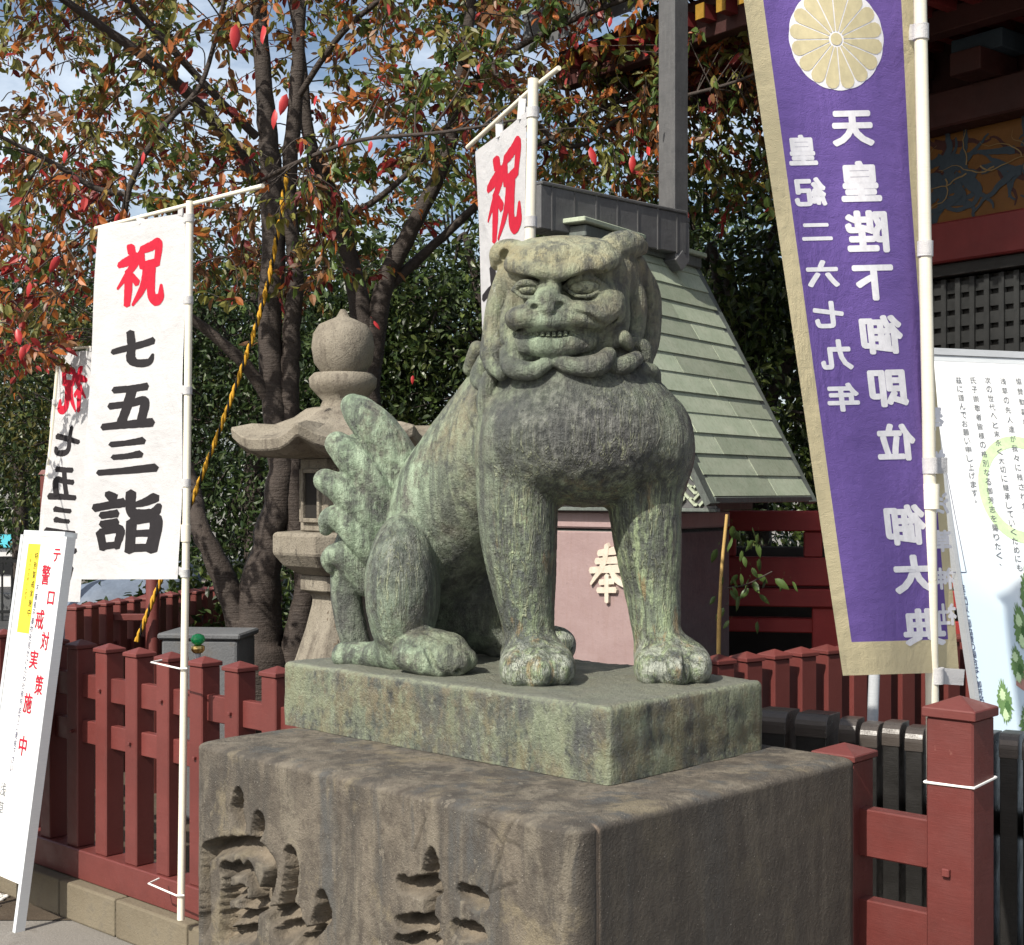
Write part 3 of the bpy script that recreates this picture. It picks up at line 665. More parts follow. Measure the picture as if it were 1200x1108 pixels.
def leaf_mat(name, trans=.38, rough=.45):
    n = NT(name, rough, spec=.4); col = n.attr('col', 'Color'); c = n.mix(.25, col, n.mix(n.noise(55, 3, .6), (0, 0, 0), (1, 1, 1)), 'OVERLAY'); n.base(c)
    tr = n.node('ShaderNodeBsdfTranslucent'); n.set(tr.inputs[0], c)
    mx = n.node('ShaderNodeMixShader'); mx.inputs[0].default_value = trans
    n.t.links.new(n.p.outputs[0], mx.inputs[1]); n.t.links.new(tr.outputs[0], mx.inputs[2])
    n.t.links.new(mx.outputs[0], n.t.nodes['Material Output'].inputs[0]); return n.m
M_LEAF = leaf_mat('autumn_leaves'); M_EVER = leaf_mat('evergreen_leaves', .25, .38)
M_REDLEAF = NT('crimson_leaf', .42, spec=.4)
_c = M_REDLEAF.mix(M_REDLEAF.noise(40, 4), (.26, .008, .014), (.42, .035, .03)); M_REDLEAF.base(_c); M_REDLEAF = M_REDLEAF.m
M_GREENLEAF = NT('green_leaf', .42, spec=.4); _c = M_GREENLEAF.mix(M_GREENLEAF.noise(30, 4), (.03, .065, .014), (.075, .11, .028)); M_GREENLEAF.base(_c); M_GREENLEAF = M_GREENLEAF.m

# ---------------------------------------------------------------- ground
def sheet(name, x0, x1, y0, y1, z, mat):
    o = link(name, mesh(name, [(x0, y0, z), (x1, y0, z), (x1, y1, z), (x0, y1, z)], [(0, 1, 2, 3)]), mat); tag(o, kind='structure'); return o
sheet('ground', -400, 400, -40, 900, 0, M_PAVE)
sheet('planting_bed', -3.2, 3.2, 5.2, 10.5, .004, M_SOIL)
sheet('road', -60, -1.0, 11.0, 24.0, .008, M_ASPH)

# ---------------------------------------------------------------- red wooden fences
FO, FD = Vector((-1.054, 4.80, 0)), Vector((.738, -.675, 0))
def capped_post(w, h, z0, capw, caph, name='post'):
    m = MB().box((0, 0, (z0+h-caph)/2), (w, w, h-caph-z0)); return m.mesh(name, .004)
def post_cap(capw, z, lip, rise):
    m = MB(); c = capw/2
    m.add([(-c, -c, z), (c, -c, z), (c, c, z), (-c, c, z), (-c, -c, z+lip), (c, -c, z+lip), (c, c, z+lip), (-c, c, z+lip), (0, 0, z+lip+rise)],
          [(3, 2, 1, 0), (0, 1, 5, 4), (1, 2, 6, 5), (2, 3, 7, 6), (3, 0, 4, 7), (4, 5, 8), (5, 6, 8), (6, 7, 8), (7, 4, 8)]); return m.mesh('cap', .002)
def fence(label, origin, d, posts, rails, span, w=.076, top=1.035, sill=(.15, .25), mat=M_RED, big=(), bolts=True, name='red_picket_fence', group=None, depth=None):
    d = Vector((d[0], d[1], 0)).normalized(); rz = math.atan2(d.y, d.x)
    e = empty(name, origin, rz); tag(e, label, 'fence', group)
    capw = w*1.16; pm = capped_post(w, top-.035, sill[1], capw, 0); cm = post_cap(capw, top-.035, .014, .019)
    bm_ = MB().box((0, 0, 0), (.012, .012, .012)).mesh('bolt', .002)
    for i, s in enumerate(posts):
        o = link('post', pm, mat, e); o.location = (s, 0, 0); c = link('cap', cm, mat, o)
        if bolts:
            for r0, r1 in rails[(i % 2)::2]:
                b = link('bolt', bm_, mat, o); b.location = (0, -w/2-.005, (r0+r1)/2)
    for s, bw, bt in big:
        o = MB().box((0, 0, (bt-.05)/2), (bw, bw, bt-.05)).build('post', mat, e, .004); o.location = (s, 0, 0)
        link('cap', post_cap(bw*1.14, bt-.05, .020, .024), mat, o)
        b = link('bolt', MB().box((0, 0, 0), (.017, .012, .017)).mesh('bolt', .002), mat, o); b.location = (-.005, -bw/2-.005, .80)
    for r0, r1 in rails:
        MB().box(((span[0]+span[1])/2, 0, (r0+r1)/2), (span[1]-span[0], w*.44, r1-r0)).build('rail', mat, e, .003)
    if sill[1] > sill[0]:
        MB().box(((span[0]+span[1])/2, 0, (sill[0]+sill[1])/2), (span[1]-span[0], w*1.35, sill[1]-sill[0])).build('sill', mat, e, .004)
    return e
RAILS = [(.815, .905), (.645, .73)]
fence('dark red picket fence with square capped posts and two rails, left of the pedestal', FO, FD, [.2*k for k in range(-13, 3)], RAILS, (-2.75, .55), sill=(.14, .25))
fence('dark red fence end with one tall capped corner post, right of the pedestal', FO, FD, [2.443], [(.79, .895), (.585, .695)], (2.36, 2.70), w=.094, big=((2.716, .104, 1.172),), sill=(.14, .25))
fence('row of red capped pickets standing behind the black slat barrier', (.60, 4.74, 0), (.82, .57), [.135*k for k in range(0, 14)], [(.60, .68)], (-.1, 1.9), w=.078, top=1.04, sill=(.05, .14), mat=M_RED)
fence('old dark red slat fence running away beside the round red post', (-2.22, 7.1, 0), (.30, .95), [.13*k for k in range(0, 18)], [(.72, .80)], (-.1, 2.4), w=.07, top=1.03, sill=(.1, .2), mat=M_REDD, bolts=False)
# kerb stones below the fence
kb = empty('kerb', FO, math.atan2(FD.y, FD.x)); tag(kb, kind='structure')
s_ = -2.9; RK = random.Random(3)
while s_ < 4.2:
    L = RK.uniform(.36, .52)
    o = MB().box((0, 0, .069), (L-.008, .20, .138)).build('stone', M_KERB, kb, .008, 2); o.location = (s_+L/2, RK.uniform(-.006, .006), 0); o.rotation_euler = (0, 0, RK.uniform(-.01, .01)); s_ += L
# white pebbles at the foot of the kerb
bm = bmesh.new(); bmesh.ops.create_icosphere(bm, subdivisions=1, radius=1); ico_v = np.array([v.co[:] for v in bm.verts]); ico_f = np.array([[v.index for v in f.verts] for f in bm.faces]); bm.free()
V_, F_ = [], []; n0 = 0
for i in range(900):
    a = RNG.uniform(-2.6, -1.05); b = RNG.uniform(-.45, -.12); p = FO+FD*a+Vector((FD.y, -FD.x, 0))*(-b)*-1
    nrm = Vector((-FD.y, FD.x, 0))*-1; p = FO+FD*a+nrm*RNG.uniform(.12, .42)
    r_ = RNG.uniform(.009, .02); V_.append(ico_v*np.array([r_, r_*RNG.uniform(.7, 1), r_*.6])+np.array([p.x, p.y, .004+r_*.4])); F_.append(ico_f+n0); n0 += len(ico_v)
o = link('white_gravel', np_mesh('white_gravel', np.concatenate(V_), np.concatenate(F_), True), M_PEB)
tag(o, 'white pebbles strewn along the kerb below the red fence', 'gravel', kind='stuff')

# ---------------------------------------------------------------- black slat barrier
bb = empty('black_slat_barrier', (.72, 4.07, 0), math.atan2(-.51, .86)); tag(bb, 'low black barrier of upright slats with rounded metal capped tops', 'barrier')
def slat_mesh(w, dep, top):
    prof = [(-dep/2, .06), (-dep/2, top-.035)]+[(-dep/2+.035*(1-math.cos(a)), top-.035+.035*math.sin(a)) for a in [R(x) for x in (15, 35, 55, 75, 90)]]+[(dep/2, top-.004), (dep/2, .06)]
    m = MB(); n = len(prof); vs = [(-w/2, y, z) for y, z in prof]+[(w/2, y, z) for y, z in prof]
    m.add(vs, [tuple(range(n)), tuple(range(n, 2*n))[::-1]]+[(i, n+i, n+(i+1) % n, (i+1) % n) for i in range(n)]); return m.mesh('slat', .002)
def cap_mesh(w, dep, top):
    w = w+.005; k = .0025; pr = [(-dep/2-k, top-.06), (-dep/2-k, top-.035)]+[(-dep/2+.035-(.035+k)*math.cos(a), top-.035+(.035+k)*math.sin(a)) for a in [R(x) for x in (15, 35, 55, 75, 90)]]+[(dep/2+k, top-.004+k), (dep/2+k, top-.04)]
    m = MB(); n = len(pr); vs = [(-w/2, y, z) for y, z in pr]+[(w/2, y, z) for y, z in pr]
    m.add(vs, [tuple(range(n)), tuple(range(n, 2*n))[::-1]]+[(i, n+i, n+(i+1) % n, (i+1) % n) for i in range(n)]); return m.mesh('cap', .0015)
sm_, cm_ = slat_mesh(.044, .10, .955), cap_mesh(.044, .10, .955)
s_ = .27
for i in range(22):
    o = link('slat', sm_, M_BLACKW, bb); o.location = (s_, RK.uniform(-.006, .006), RK.uniform(-.006, .006)); o.rotation_euler = (0, 0, RK.uniform(-.05, .05)); c = link('cap', cm_, M_CAPM, o); s_ += .062
for i in range(2):
    o = link('slat', slat_mesh(.088, .12, .965), M_BLACKW, bb); o.location = (.05+.12*i, .01, 0); link('cap', cap_mesh(.088, .12, .965), M_CAPM, o)
MB().box((.8, .075, .70), (1.7, .04, .07)).build('rail', M_BLACKW, bb, .003); MB().box((.8, .075, .25), (1.7, .04, .07)).build('rail', M_BLACKW, bb, .003)
for x in (-.03, 1.62): MB().box((x, .08, .43), (.06, .06, .86)).build('post', M_BLACKW, bb, .003)
# ---------------------------------------------------------------- lettering
_glyphs = {}
def glyphs(chars, offset=0.0, res=3):
    offset = 0.0
    todo = [c for c in dict.fromkeys(chars) if (c, offset) not in _glyphs and c != ' ']; obs = []
    for c in todo:
        cu = bpy.data.curves.new('glyph', 'FONT'); cu.body = c; cu.offset = offset; cu.resolution_u = res; cu.size = 1
        o = bpy.data.objects.new('glyph', cu); COL.objects.link(o); obs.append(o)
    dg = bpy.context.evaluated_depsgraph_get()
    for c, o in zip(todo, obs):
        me = bpy.data.meshes.new_from_object(o.evaluated_get(dg)); bmg = bmesh.new(); bmg.from_mesh(me); bmesh.ops.remove_doubles(bmg, verts=bmg.verts, dist=1e-5)
        for _ in range(4):
            le = [e_ for e_ in bmg.edges if e_.calc_length() > (.16 if len(me.vertices) < 400 else .3)]
            if not le: break
            bmesh.ops.subdivide_edges(bmg, edges=le, cuts=1); bmesh.ops.triangulate(bmg, faces=[f_ for f_ in bmg.faces if len(f_.verts) > 3])
        bmg.verts.index_update(); v = np.array([x.co[:2] for x in bmg.verts]).reshape(-1, 2); f = [tuple(x.index for x in p.verts) for p in bmg.faces]; bmg.free()
        if len(v):
            lo, hi = v.min(0), v.max(0); ce = (lo+hi)/2; v = v-ce
            _glyphs[(c, offset)] = (v, f, hi-lo)
        else: _glyphs[(c, offset)] = (np.zeros((0, 2)), [], np.ones(2))
        bpy.data.meshes.remove(me)
    for o in obs:
        cu = o.data; bpy.data.objects.remove(o); bpy.data.curves.remove(cu)
BR = {  # brush strokes on a 100 x 100 square: points (x, y, half width)
 '祝': [[(22, 98, 2), (30, 92, 7), (36, 84, 5)], [(4, 68, 4), (20, 72, 6), (43, 77, 7), (30, 58, 5.5), (4, 30, 2)], [(26, 58, 6), (27, 30, 6.5), (25, 2, 5)], [(33, 50, 4), (46, 36, 5)],
       [(52, 86, 6), (56, 60, 5)], [(52, 88, 5), (72, 92, 6), (92, 94, 7), (87, 62, 6)], [(57, 64, 5), (86, 66, 5.5)], [(64, 60, 6), (58, 32, 6), (36, 2, 2)], [(77, 60, 6.5), (74, 22, 7), (82, 8, 7), (96, 10, 7), (98, 30, 2.5)]],
 '七': [[(3, 46, 6), (40, 56, 7), (96, 70, 8)], [(40, 98, 7), (44, 60, 7), (44, 28, 8), (56, 14, 8), (86, 14, 8), (96, 34, 3)]],
 '五': [[(20, 90, 6), (50, 92, 6), (84, 95, 7)], [(54, 90, 8), (46, 50, 7), (36, 12, 7)], [(14, 54, 6), (50, 58, 6), (80, 62, 8), (74, 14, 7)], [(2, 8, 6), (50, 12, 7), (98, 14, 8)]],
 '三': [[(24, 84, 6), (50, 87, 6), (78, 92, 8)], [(28, 50, 6), (50, 52, 6), (74, 57, 8)], [(2, 10, 6), (50, 14, 7), (98, 20, 9)]],
 '詣': [[(22, 97, 4), (33, 88, 7)], [(2, 74, 5), (24, 78, 5), (48, 82, 6)], [(12, 62, 4.5), (38, 65, 5)], [(12, 48, 4.5), (38, 51, 5)], [(10, 36, 5), (15, 8, 5)], [(10, 36, 4), (42, 39, 6), (37, 10, 5)], [(15, 13, 4.5), (37, 15, 4.5)],
       [(92, 90, 6), (78, 82, 5), (62, 77, 3)], [(58, 98, 6), (58, 72, 6), (66, 63, 6.5), (88, 64, 6.5), (97, 78, 3)], [(60, 52, 6), (60, 3, 6)], [(60, 52, 5), (92, 55, 7), (89, 4, 6.5)], [(60, 32, 4.5), (88, 33, 4.5)], [(60, 9, 5), (88, 10, 5)]],
 '奉': [[(25, 84, 4), (75, 90, 5)], [(18, 70, 4), (80, 74, 5)], [(2, 54, 4), (98, 60, 6)], [(50, 98, 5), (40, 66, 5), (4, 30, 2)], [(56, 62, 4), (74, 42, 5), (98, 30, 3)], [(30, 34, 4), (70, 37, 4)], [(24, 20, 4), (76, 22, 4)], [(50, 46, 5), (50, 0, 4)]]}
def brush(ch, rnd):
    """flat strokes of one character, each a list of 2D polygons (ribbon quads)"""
    out = []
    for st in BR[ch]:
        q = catmull(st, 7); L, Rr = [], []
        for i, p in enumerate(q):
            t = np.array(q[min(i+1, len(q)-1)])[:2]-np.array(q[max(i-1, 0)])[:2]; t = t/(np.linalg.norm(t)+1e-9); n = np.array([-t[1], t[0]])
            w = max(1.6, p[2]*1.28)*(1+rnd.uniform(-.05, .05)); L.append(p[:2]+n*w); Rr.append(p[:2]-n*w)
        d0 = np.array(q[0])[:2]-np.array(q[1])[:2]; d0 = d0/np.linalg.norm(d0); d1 = np.array(q[-1])[:2]-np.array(q[-2])[:2]; d1 = d1/np.linalg.norm(d1)
        pts = [q[0][:2]+d0*q[0][2]*.8]+[x for pair in zip(L, Rr) for x in pair]+[q[-1][:2]+d1*q[-1][2]*.6]
        m = len(L); f = [(0, 1, 2)]+[(1+2*i, 3+2*i, 4+2*i, 2+2*i) for i in range(m-1)]+[(2*m-1, 2*m+1, 2*m)]
        out.append((np.array(pts)-50, f))
    return out
def lettering(name, items, surf, mat, parent, inv=None, bold=None, mirror=False, lift=.0009, single=True):
    """items: (char, s, t, width_s, height_t); surf(s, t, lift) -> point; one part per lettering block"""
    rnd = random.Random(5); k = 0
    if not single or len(items) > 12:             # small print: one part
        items_ = [items]
    else: items_ = [[i] for i in items]
    if len(items_) > 1:
        return [lettering('character', i, surf, mat, parent, inv, bold, mirror, lift) for i in items_][-1]
    V, F = [], []
    for ch, s, t, ws, ht in items:
        if bold is None:
            polys = brush(ch, rnd); sc_ = .01
            for v, f in polys:
                k += 1; n0 = len(V)
                for x, y in v:
                    x = -x if mirror else x
                    V.append(surf(s+x*sc_*ws, t-y*sc_*ht, lift+.00005*(k % 12)))
                F += [tuple(i+n0 for i in q) for q in f]
        else:
            v, f, ext = _glyphs[(ch, 0.0)]; m_ = max(ext) if ch in '一二三、。・ーっょゃ' else None
            pz = .35 if ch in '、。' else 1.0; ws, ht = ws*pz, ht*pz
            dirs = [(0, 0)]+([(bold*math.cos(a), bold*math.sin(a)) for a in [math.pi*k_/5 for k_ in range(10)]] if bold > .002 else [])
            for q_, (ox, oy) in enumerate(dirs):      # a heavier face: the same outline struck again, slightly shifted
                n0 = len(V)
                for x, y in v:
                    x = x+ox; y = y+oy; x = -x if mirror else x
                    V.append(surf(s+x/((m_ or ext[0])+2*bold)*ws, t-y/((m_ or ext[1])+2*bold)*ht, lift+q_*.00003))
                F += [tuple(i+n0 for i in q) for q in f]
    me = mesh(name if len(items) > 1 else 'character', V, F); o = link(me.name.split('.')[0], me, mat, parent)
    if len(items) > 1: o['kind'] = 'stuff'
    if inv is not None: o.data.transform(inv)
    return o
def cloth_grid(name, surf, mats, pick, parent, inv, nu=26, nv=70, us=None, vs_=None):
    us = us or [i/nu for i in range(nu+1)]; vs_ = vs_ or [i/nv for i in range(nv+1)]
    V = [surf(u, v, 0) for v in vs_ for u in us]; n = len(us)
    F = [(j*n+i, j*n+i+1, (j+1)*n+i+1, (j+1)*n+i) for j in range(len(vs_)-1) for i in range(n-1)]
    me = mesh(name, V, F, True); 
    for m in mats: me.materials.append(m)
    if len(mats) > 1: me.polygons.foreach_set('material_index', [pick((us[i]+us[i+1])/2, (vs_[j]+vs_[j+1])/2) for j in range(len(vs_)-1) for i in range(n-1)])
    o = link(name, me, None, parent); me.transform(inv); return o
def nobori(label, base, pole, pole_r, rod, surf, letters, tabs, toptabs, mirror=False, joints=(), group=None, mats=(M_CLOTHW,), pick=None, rodmat=M_PVC):
    e = empty('nobori_banner', base); tag(e, label, 'banner', group); inv = Matrix.Translation(base).inverted()
    def b(mb, name, mat, par=e): o = mb.build(name, mat, par); o.data.transform(inv); return o
    po = b(MB().tube(pole, pole_r, 14), 'pole', M_PVC)
    for p in joints: b(MB().tube([p+Vector((0, 0, -.028)), p+Vector((0, 0, .028))], pole_r*1.3, 14), 'collar', M_PVC, po)
    if rod: b(MB().tube(rod, .0075, 8), 'crossbar', rodmat)
    cl = cloth_grid('cloth', surf, mats, pick, e, inv)
    for p, q, h in tabs:                           # strip from the cloth edge round the pole
        m = MB(); d = (q-p); d.z = 0; d.normalize()
        m.bar(p, q, .004, h); m.tube([q+Vector((0, 0, -h/2)), q+Vector((0, 0, h/2))], pole_r+.0035, 12); b(m, 'tab', M_CLOTHW, cl)
    for p, q in toptabs: b(MB().bar(p, q, .03, .004, up=Vector((.7, .7, 0))), 'tab', M_CLOTHW, cl)
    for nm, items, mat, bold in letters: 
        o = lettering('lettering', items, surf, mat, cl, inv, bold, mirror)
    return e
def ripple(s, t, seed, amp):
    return amp*(math.sin(3.1*s+2.3*t+seed)+.6*math.sin(7.3*s-3.7*t+1.7*seed)+.45*math.sin(2.2*s+11*t+seed*.6)+.25*math.sin(13*s+6*t+2*seed))*(.35+.65*t)
def quad_surf(TL, TR, BL, BR_, seed, amp, toward=Vector((-.65, -.74, .1))):
    TL, TR, BL, BR_ = map(Vector, (TL, TR, BL, BR_)); tw = toward.normalized()
    def f(s, t, lift=0):
        p = (TL*(1-s)+TR*s)*(1-t)+(BL*(1-s)+BR_*s)*t
        return p+tw*(ripple(s, t, seed, amp)+lift)
    return f
# white banner tied to the left fence
TL, TR, BL, BRc = Q(118, 266, 5.02), Q(217, 250, 4.70), Q(92, 679, 5.0), Q(209, 679, 4.66)
sf = quad_surf(TL, TR, BL, BRc, 1.0, .014)
items = [('祝', .50, .152, .50, .175), ('七', .46, .36, .44, .105), ('五', .445, .522, .50, .125), ('三', .44, .66, .56, .105), ('詣', .435, .842, .66, .175)]
pb = Q(212, 1078, 4.66); pole = [Q(222.5, 236, 4.66), Q(219, 560, 4.66), pb]
def P1(y): t = (y-236)/(1078-236); return pole[0]*(1-t)+pole[2]*t
nobori('white banner with red and black brush characters, tied to the left picket fence', pb, pole, .0125, [Q(112, 268, 5.06), Q(222, 240, 4.68), Q(308, 218, 4.40)], sf,
       [('r', items[:1], M_INKR, None), ('k', items[1:], M_INKK, None)],
       [(sf(.985, t), P1(y), .026) for t, y in ((.015, 256), (.235, 352), (.482, 458), (.745, 566), (.975, 672))],
       [(sf(.47, .005), Q(168, 254, 4.86), ), (sf(.95, .005), Q(212, 243, 4.71))], joints=[P1(625)])
for y, dx in ((783, 0), (1048, -4)):
    p = P1(y); q = p-FD*.17+Vector((0, 0, .006)); m = MB().tube([p+Vector((.014, -.016, 0)), p+Vector((-.01, -.019, 0)), q+Vector((-.01, -.012, 0)), q+Vector((.01, .05, 0))], .0032, 6)
    o = m.build('cable_tie', M_TIE); tag(o, 'white cable tie holding the banner pole to the fence, %s' % ('just below the post caps' if y < 900 else 'just above the sill'), 'cable tie')
# a second white banner farther down the fence, seen from behind
sf2 = quad_surf(Q(70, 414, 8.0), Q(114, 410, 7.8), Q(36, 704, 8.0), Q(97, 706, 7.8), 2.4, .010)
p2 = [Q(70, 408, 8.0), Q(51, 620, 8.0), Vector((Q(24, 900, 8.0).x, 8.0, 0.0))]
it2 = [('祝', .46, .152, .66, .185), ('七', .42, .36, .6, .12), ('五', .42, .53, .62, .135), ('三', .44, .68, .66, .12), ('詣', .45, .84, .8, .17)]
nobori('white banner seen from behind with reversed characters, partly hidden by another banner', p2[2], p2, .0125, [Q(46, 413, 8.1), Q(70, 410, 8.0), Q(118, 406, 7.8)], sf2,
       [('r', it2[:1], M_INKR, None), ('k', it2[1:], M_INKK, None)], [(sf2(.02, t), p2[0]*(1-t)+p2[1]*t, .03) for t in (.03, .3)], [(sf2(.3, .005), Q(84, 410, 7.95)), (sf2(.8, .005), Q(105, 407, 7.85))], mirror=True)
# white banner behind the lion's head
sf3 = quad_surf(Q(557, 178, 4.15), Q(619, 131, 3.72), Q(566, 520, 4.15), Q(618, 520, 3.72), 4.1, .006, Vector((-.95, -.3, 0)))
p3 = [Q(625, 93, 3.7), Q(621, 290, 3.7), Vector((Q(614, 900, 3.7).x, 3.95, 0))]
p3 = [Q(625, 93, 3.95), Q(621, 290, 3.95), Vector((Q(612, 900, 3.95).x, 3.95, 0))]
sf3 = quad_surf(Q(557, 178, 4.45), Q(618, 131, 4.0), Q(567, 520, 4.45), Q(617, 520, 4.0), 4.1, .006, Vector((-.95, -.3, 0)))
it3 = [('祝', .55, .205, .70, .28), ('七', .40, .50, .72, .17)]
nobori('white banner with a red brush character rising behind the bronze lion\'s head', p3[2], p3, .0155, [Q(548, 173, 4.5), Q(622, 106, 4.0), Q(655, 80, 3.85)], sf3,
       [('r', it3[:1], M_INKR, None), ('k', it3[1:], M_INKK, None)], [(sf3(.98, t), p3[0]*(1-k)+p3[1]*k, .03) for t, k in ((.03, .2), (.36, .85))], [(sf3(.48, .01), Q(585, 140, 4.25)), (sf3(.9, .01), Q(613, 112, 4.05))])
# purple festival banner, seen from behind
def lerp_tab(y, tabl):
    for (y0, v0), (y1, v1) in zip(tabl[:-1], tabl[1:]):
        if y <= y1: return v0+(v1-v0)*(y-y0)/(y1-y0)
    return tabl[-1][1]
PT, PB = -135., 788.
XL = [(-140, 852), (0, 872), (350, 924), (560, 954), (790, 988)]; XR = [(-140, 1062), (0, 1070), (200, 1078), (350, 1088), (560, 1106), (790, 1124)]
def sfp(s, t, lift=0):
    y = PT+(PB-PT)*t; xl, xr = lerp_tab(y, XL), lerp_tab(y, XR); yy = y+(1-s)*4
    d = 3.16+.02*s-(1-s)*(.26+.12*t)+.012*math.sin(5*s+3*t)+.009*math.sin(9*s-6*t+1)+.004*math.sin(17*t+3*s)-lift*1.0
    return Q(xl+(xr-xl)*s, yy, d)
def st(px, py, w, h):
    xl, xr = lerp_tab(py, XL), lerp_tab(py, XR); return ((px-xl)/(xr-xl), (py-PT)/(PB-PT), w/(xr-xl), h/(PB-PT))
big_ = [(c, *st(x, y, w, h)) for c, x, y, w, h in (('天', 999, 149, 50, 42), ('皇', 1008, 211, 48, 48), ('陛', 1016, 270, 50, 50), ('下', 1024, 330, 48, 42), ('御', 1033, 391, 50, 46), ('即', 1041, 454, 46, 44), ('位', 1050, 517, 46, 44), ('御', 1061, 614, 48, 48), ('大', 1072, 672, 50, 46), ('典', 1083, 734, 50, 44))]
sml = [(c, *st(x, y, w, h)) for c, x, y, w, h in (('皇', 940, 173, 34, 36), ('紀', 949, 222, 38, 34), ('二', 957, 269, 36, 26), ('六', 964, 318, 38, 32), ('七', 971, 366, 36, 32), ('九', 980, 413, 38, 36), ('年', 988, 463, 38, 34), ('奉', 1094, 490, 24, 30), ('祝', 1097, 541, 24, 28), ('浅', 1101, 590, 22, 26), ('草', 1104, 634, 22, 26), ('神', 1107, 678, 22, 26), ('社', 1110, 720, 22, 26))]
glyphs(''.join(i[0] for i in big_+sml), .042)
us = [0, .03, .07, .115]+[.115+.815*i/20 for i in range(1, 21)]+[.953, .976, 1.0]; vs2 = [i/70*.958 for i in range(71)]+[.972, .986, 1.0]
ppole = [Q(1075, -180, 3.12), Q(1079, 40, 3.12), Q(1088, 480, 3.12), Vector((Q(1100, 900, 3.12).x, 3.12, 0))]
pbz = ppole[-1]
def PP(y): return Q(lerp_tab(y, [(-180, 1075), (40, 1079), (480, 1088), (900, 1100)]), y, 3.12)
_cg = cloth_grid
def cloth_grid(name, surf, mats, pick, parent, inv, **kw):
    return _cg(name, surf, mats, pick, parent, inv, **(dict(us=us, vs_=vs2) if surf is sfp else {}))
pn = nobori('tall purple banner with gold border, white characters and a gold chrysanthemum crest', pbz, ppole, .0145, [Q(845, -132, 2.90), Q(1068, -146, 3.16), Q(1105, -150, 3.2)], sfp,
       [('w', big_, M_INKW, .042), ('w', sml, M_INKW, .042)],
       [(sfp(.97, (y-PT)/(PB-PT)), PP(y), .034) for y in (38, 292)]+[(sfp(1.0, (y-PT)/(PB-PT))+Vector((.0, -.03, 0)), PP(y), .036) for y in (546, 792)], [],
       mirror=True, joints=[PP(582)], mats=(M_CLOTHP, M_CLOTHG), pick=lambda s, t: 1 if s < .115 or s > .93 or t > .958 else 0)
# chrysanthemum crest: sixteen petals
cs, ct, cw, chh = st(980, 44, 110, 120); inv = Matrix.Translation(pbz).inverted()
V = []; nn = 96
for i in range(6):
    for k in range(nn):
        a = 2*math.pi*k/nn; r_ = (.05+.945*i/5)*(1.0+.014*abs(math.cos(8*a))*i/5); V.append(sfp(cs+cw*.5*r_*math.sin(a), ct-chh*.5*r_*math.cos(a), .0009))
me = mesh('crest_ground', V, [(i*nn+k, i*nn+(k+1) % nn, (i+1)*nn+(k+1) % nn, (i+1)*nn+k) for i in range(5) for k in range(nn)]); me.transform(inv); pcl = [c for c in pn.children if c.name.startswith('cloth')][0]; link('crest_ground', me, M_INKW, pcl)
M_PETAL = flat('gold_print', (.60, .53, .33))
for k in range(16):
    a0 = 2*math.pi*(k+.5)/16; hw = math.pi/16; g = .013; prof = [(.16, -hw*.62), (.33, -(hw-g/.33)), (.66, -(hw-g/.66)), (.82, -hw+g/.82)]+[(.82+.165*math.cos(x), (hw-g/.82)*math.sin(x)) for x in [R(v) for v in (-60, -30, 0, 30, 60)]]+[(.82, hw-g/.82), (.66, hw-g/.66), (.33, hw-g/.33), (.16, hw*.62)]
    V = [sfp(cs+cw*.5*r_*math.sin(a0+b_), ct-chh*.5*r_*math.cos(a0+b_), .0018) for r_, b_ in prof]
    me = mesh('petal', V, [(0, 1, 11, 12), (1, 2, 10, 11), (2, 3, 9, 10), tuple(range(3, 10))]); me.transform(inv); link('petal', me, M_PETAL, pcl)
V = [sfp(cs+cw*.5*.12*math.sin(2*math.pi*k/20), ct-chh*.5*.12*math.cos(2*math.pi*k/20), .0022) for k in range(20)]
me = mesh('crest_centre', V, [tuple(range(20))]); me.transform(inv); link('crest_centre', me, M_PETAL, pcl)
# tie on the tall corner post
tp = FO+FD*2.716; w_ = .0545; rzf = math.atan2(FD.y, FD.x); Mx = Matrix.Rotation(rzf, 3, 'Z'); zz = 1.6-(918-575)/1640*2.95
pts = [tp+Mx @ Vector((x*w_, y*w_, zz+dz)) for x, y, dz in ((-1, 1, .004), (-1, -1, 0), (1, -1, .002), (1, 1, .008), (-1, 1, .004))]
o = MB().tube(pts, .003, 6, smooth=False).build('cable_tie', M_TIE); tag(o, 'white cable tie strapped round the tall red corner post', 'cable tie')
# leaning galvanised pole below the purple banner
gp = [Q(1025, 780, 4.2), Vector((Q(1010, 900, 4.2).x, 4.2, 0))]; g0 = empty('steel_pole', gp[1]); tag(g0, 'leaning galvanised steel pole behind the lower edge of the purple banner', 'pole')
inv = Matrix.Translation(gp[1]).inverted(); o = MB().tube([gp[1], gp[0], gp[0]+Vector((.03, 0, .5))], .017, 12).build('shaft', M_GALV, g0); o.data.transform(inv)
o = MB().lathe([(.07, 0), (.07, .012), (.022, .016), (.022, .05)], 16).build('foot_plate', M_GALV, g0)
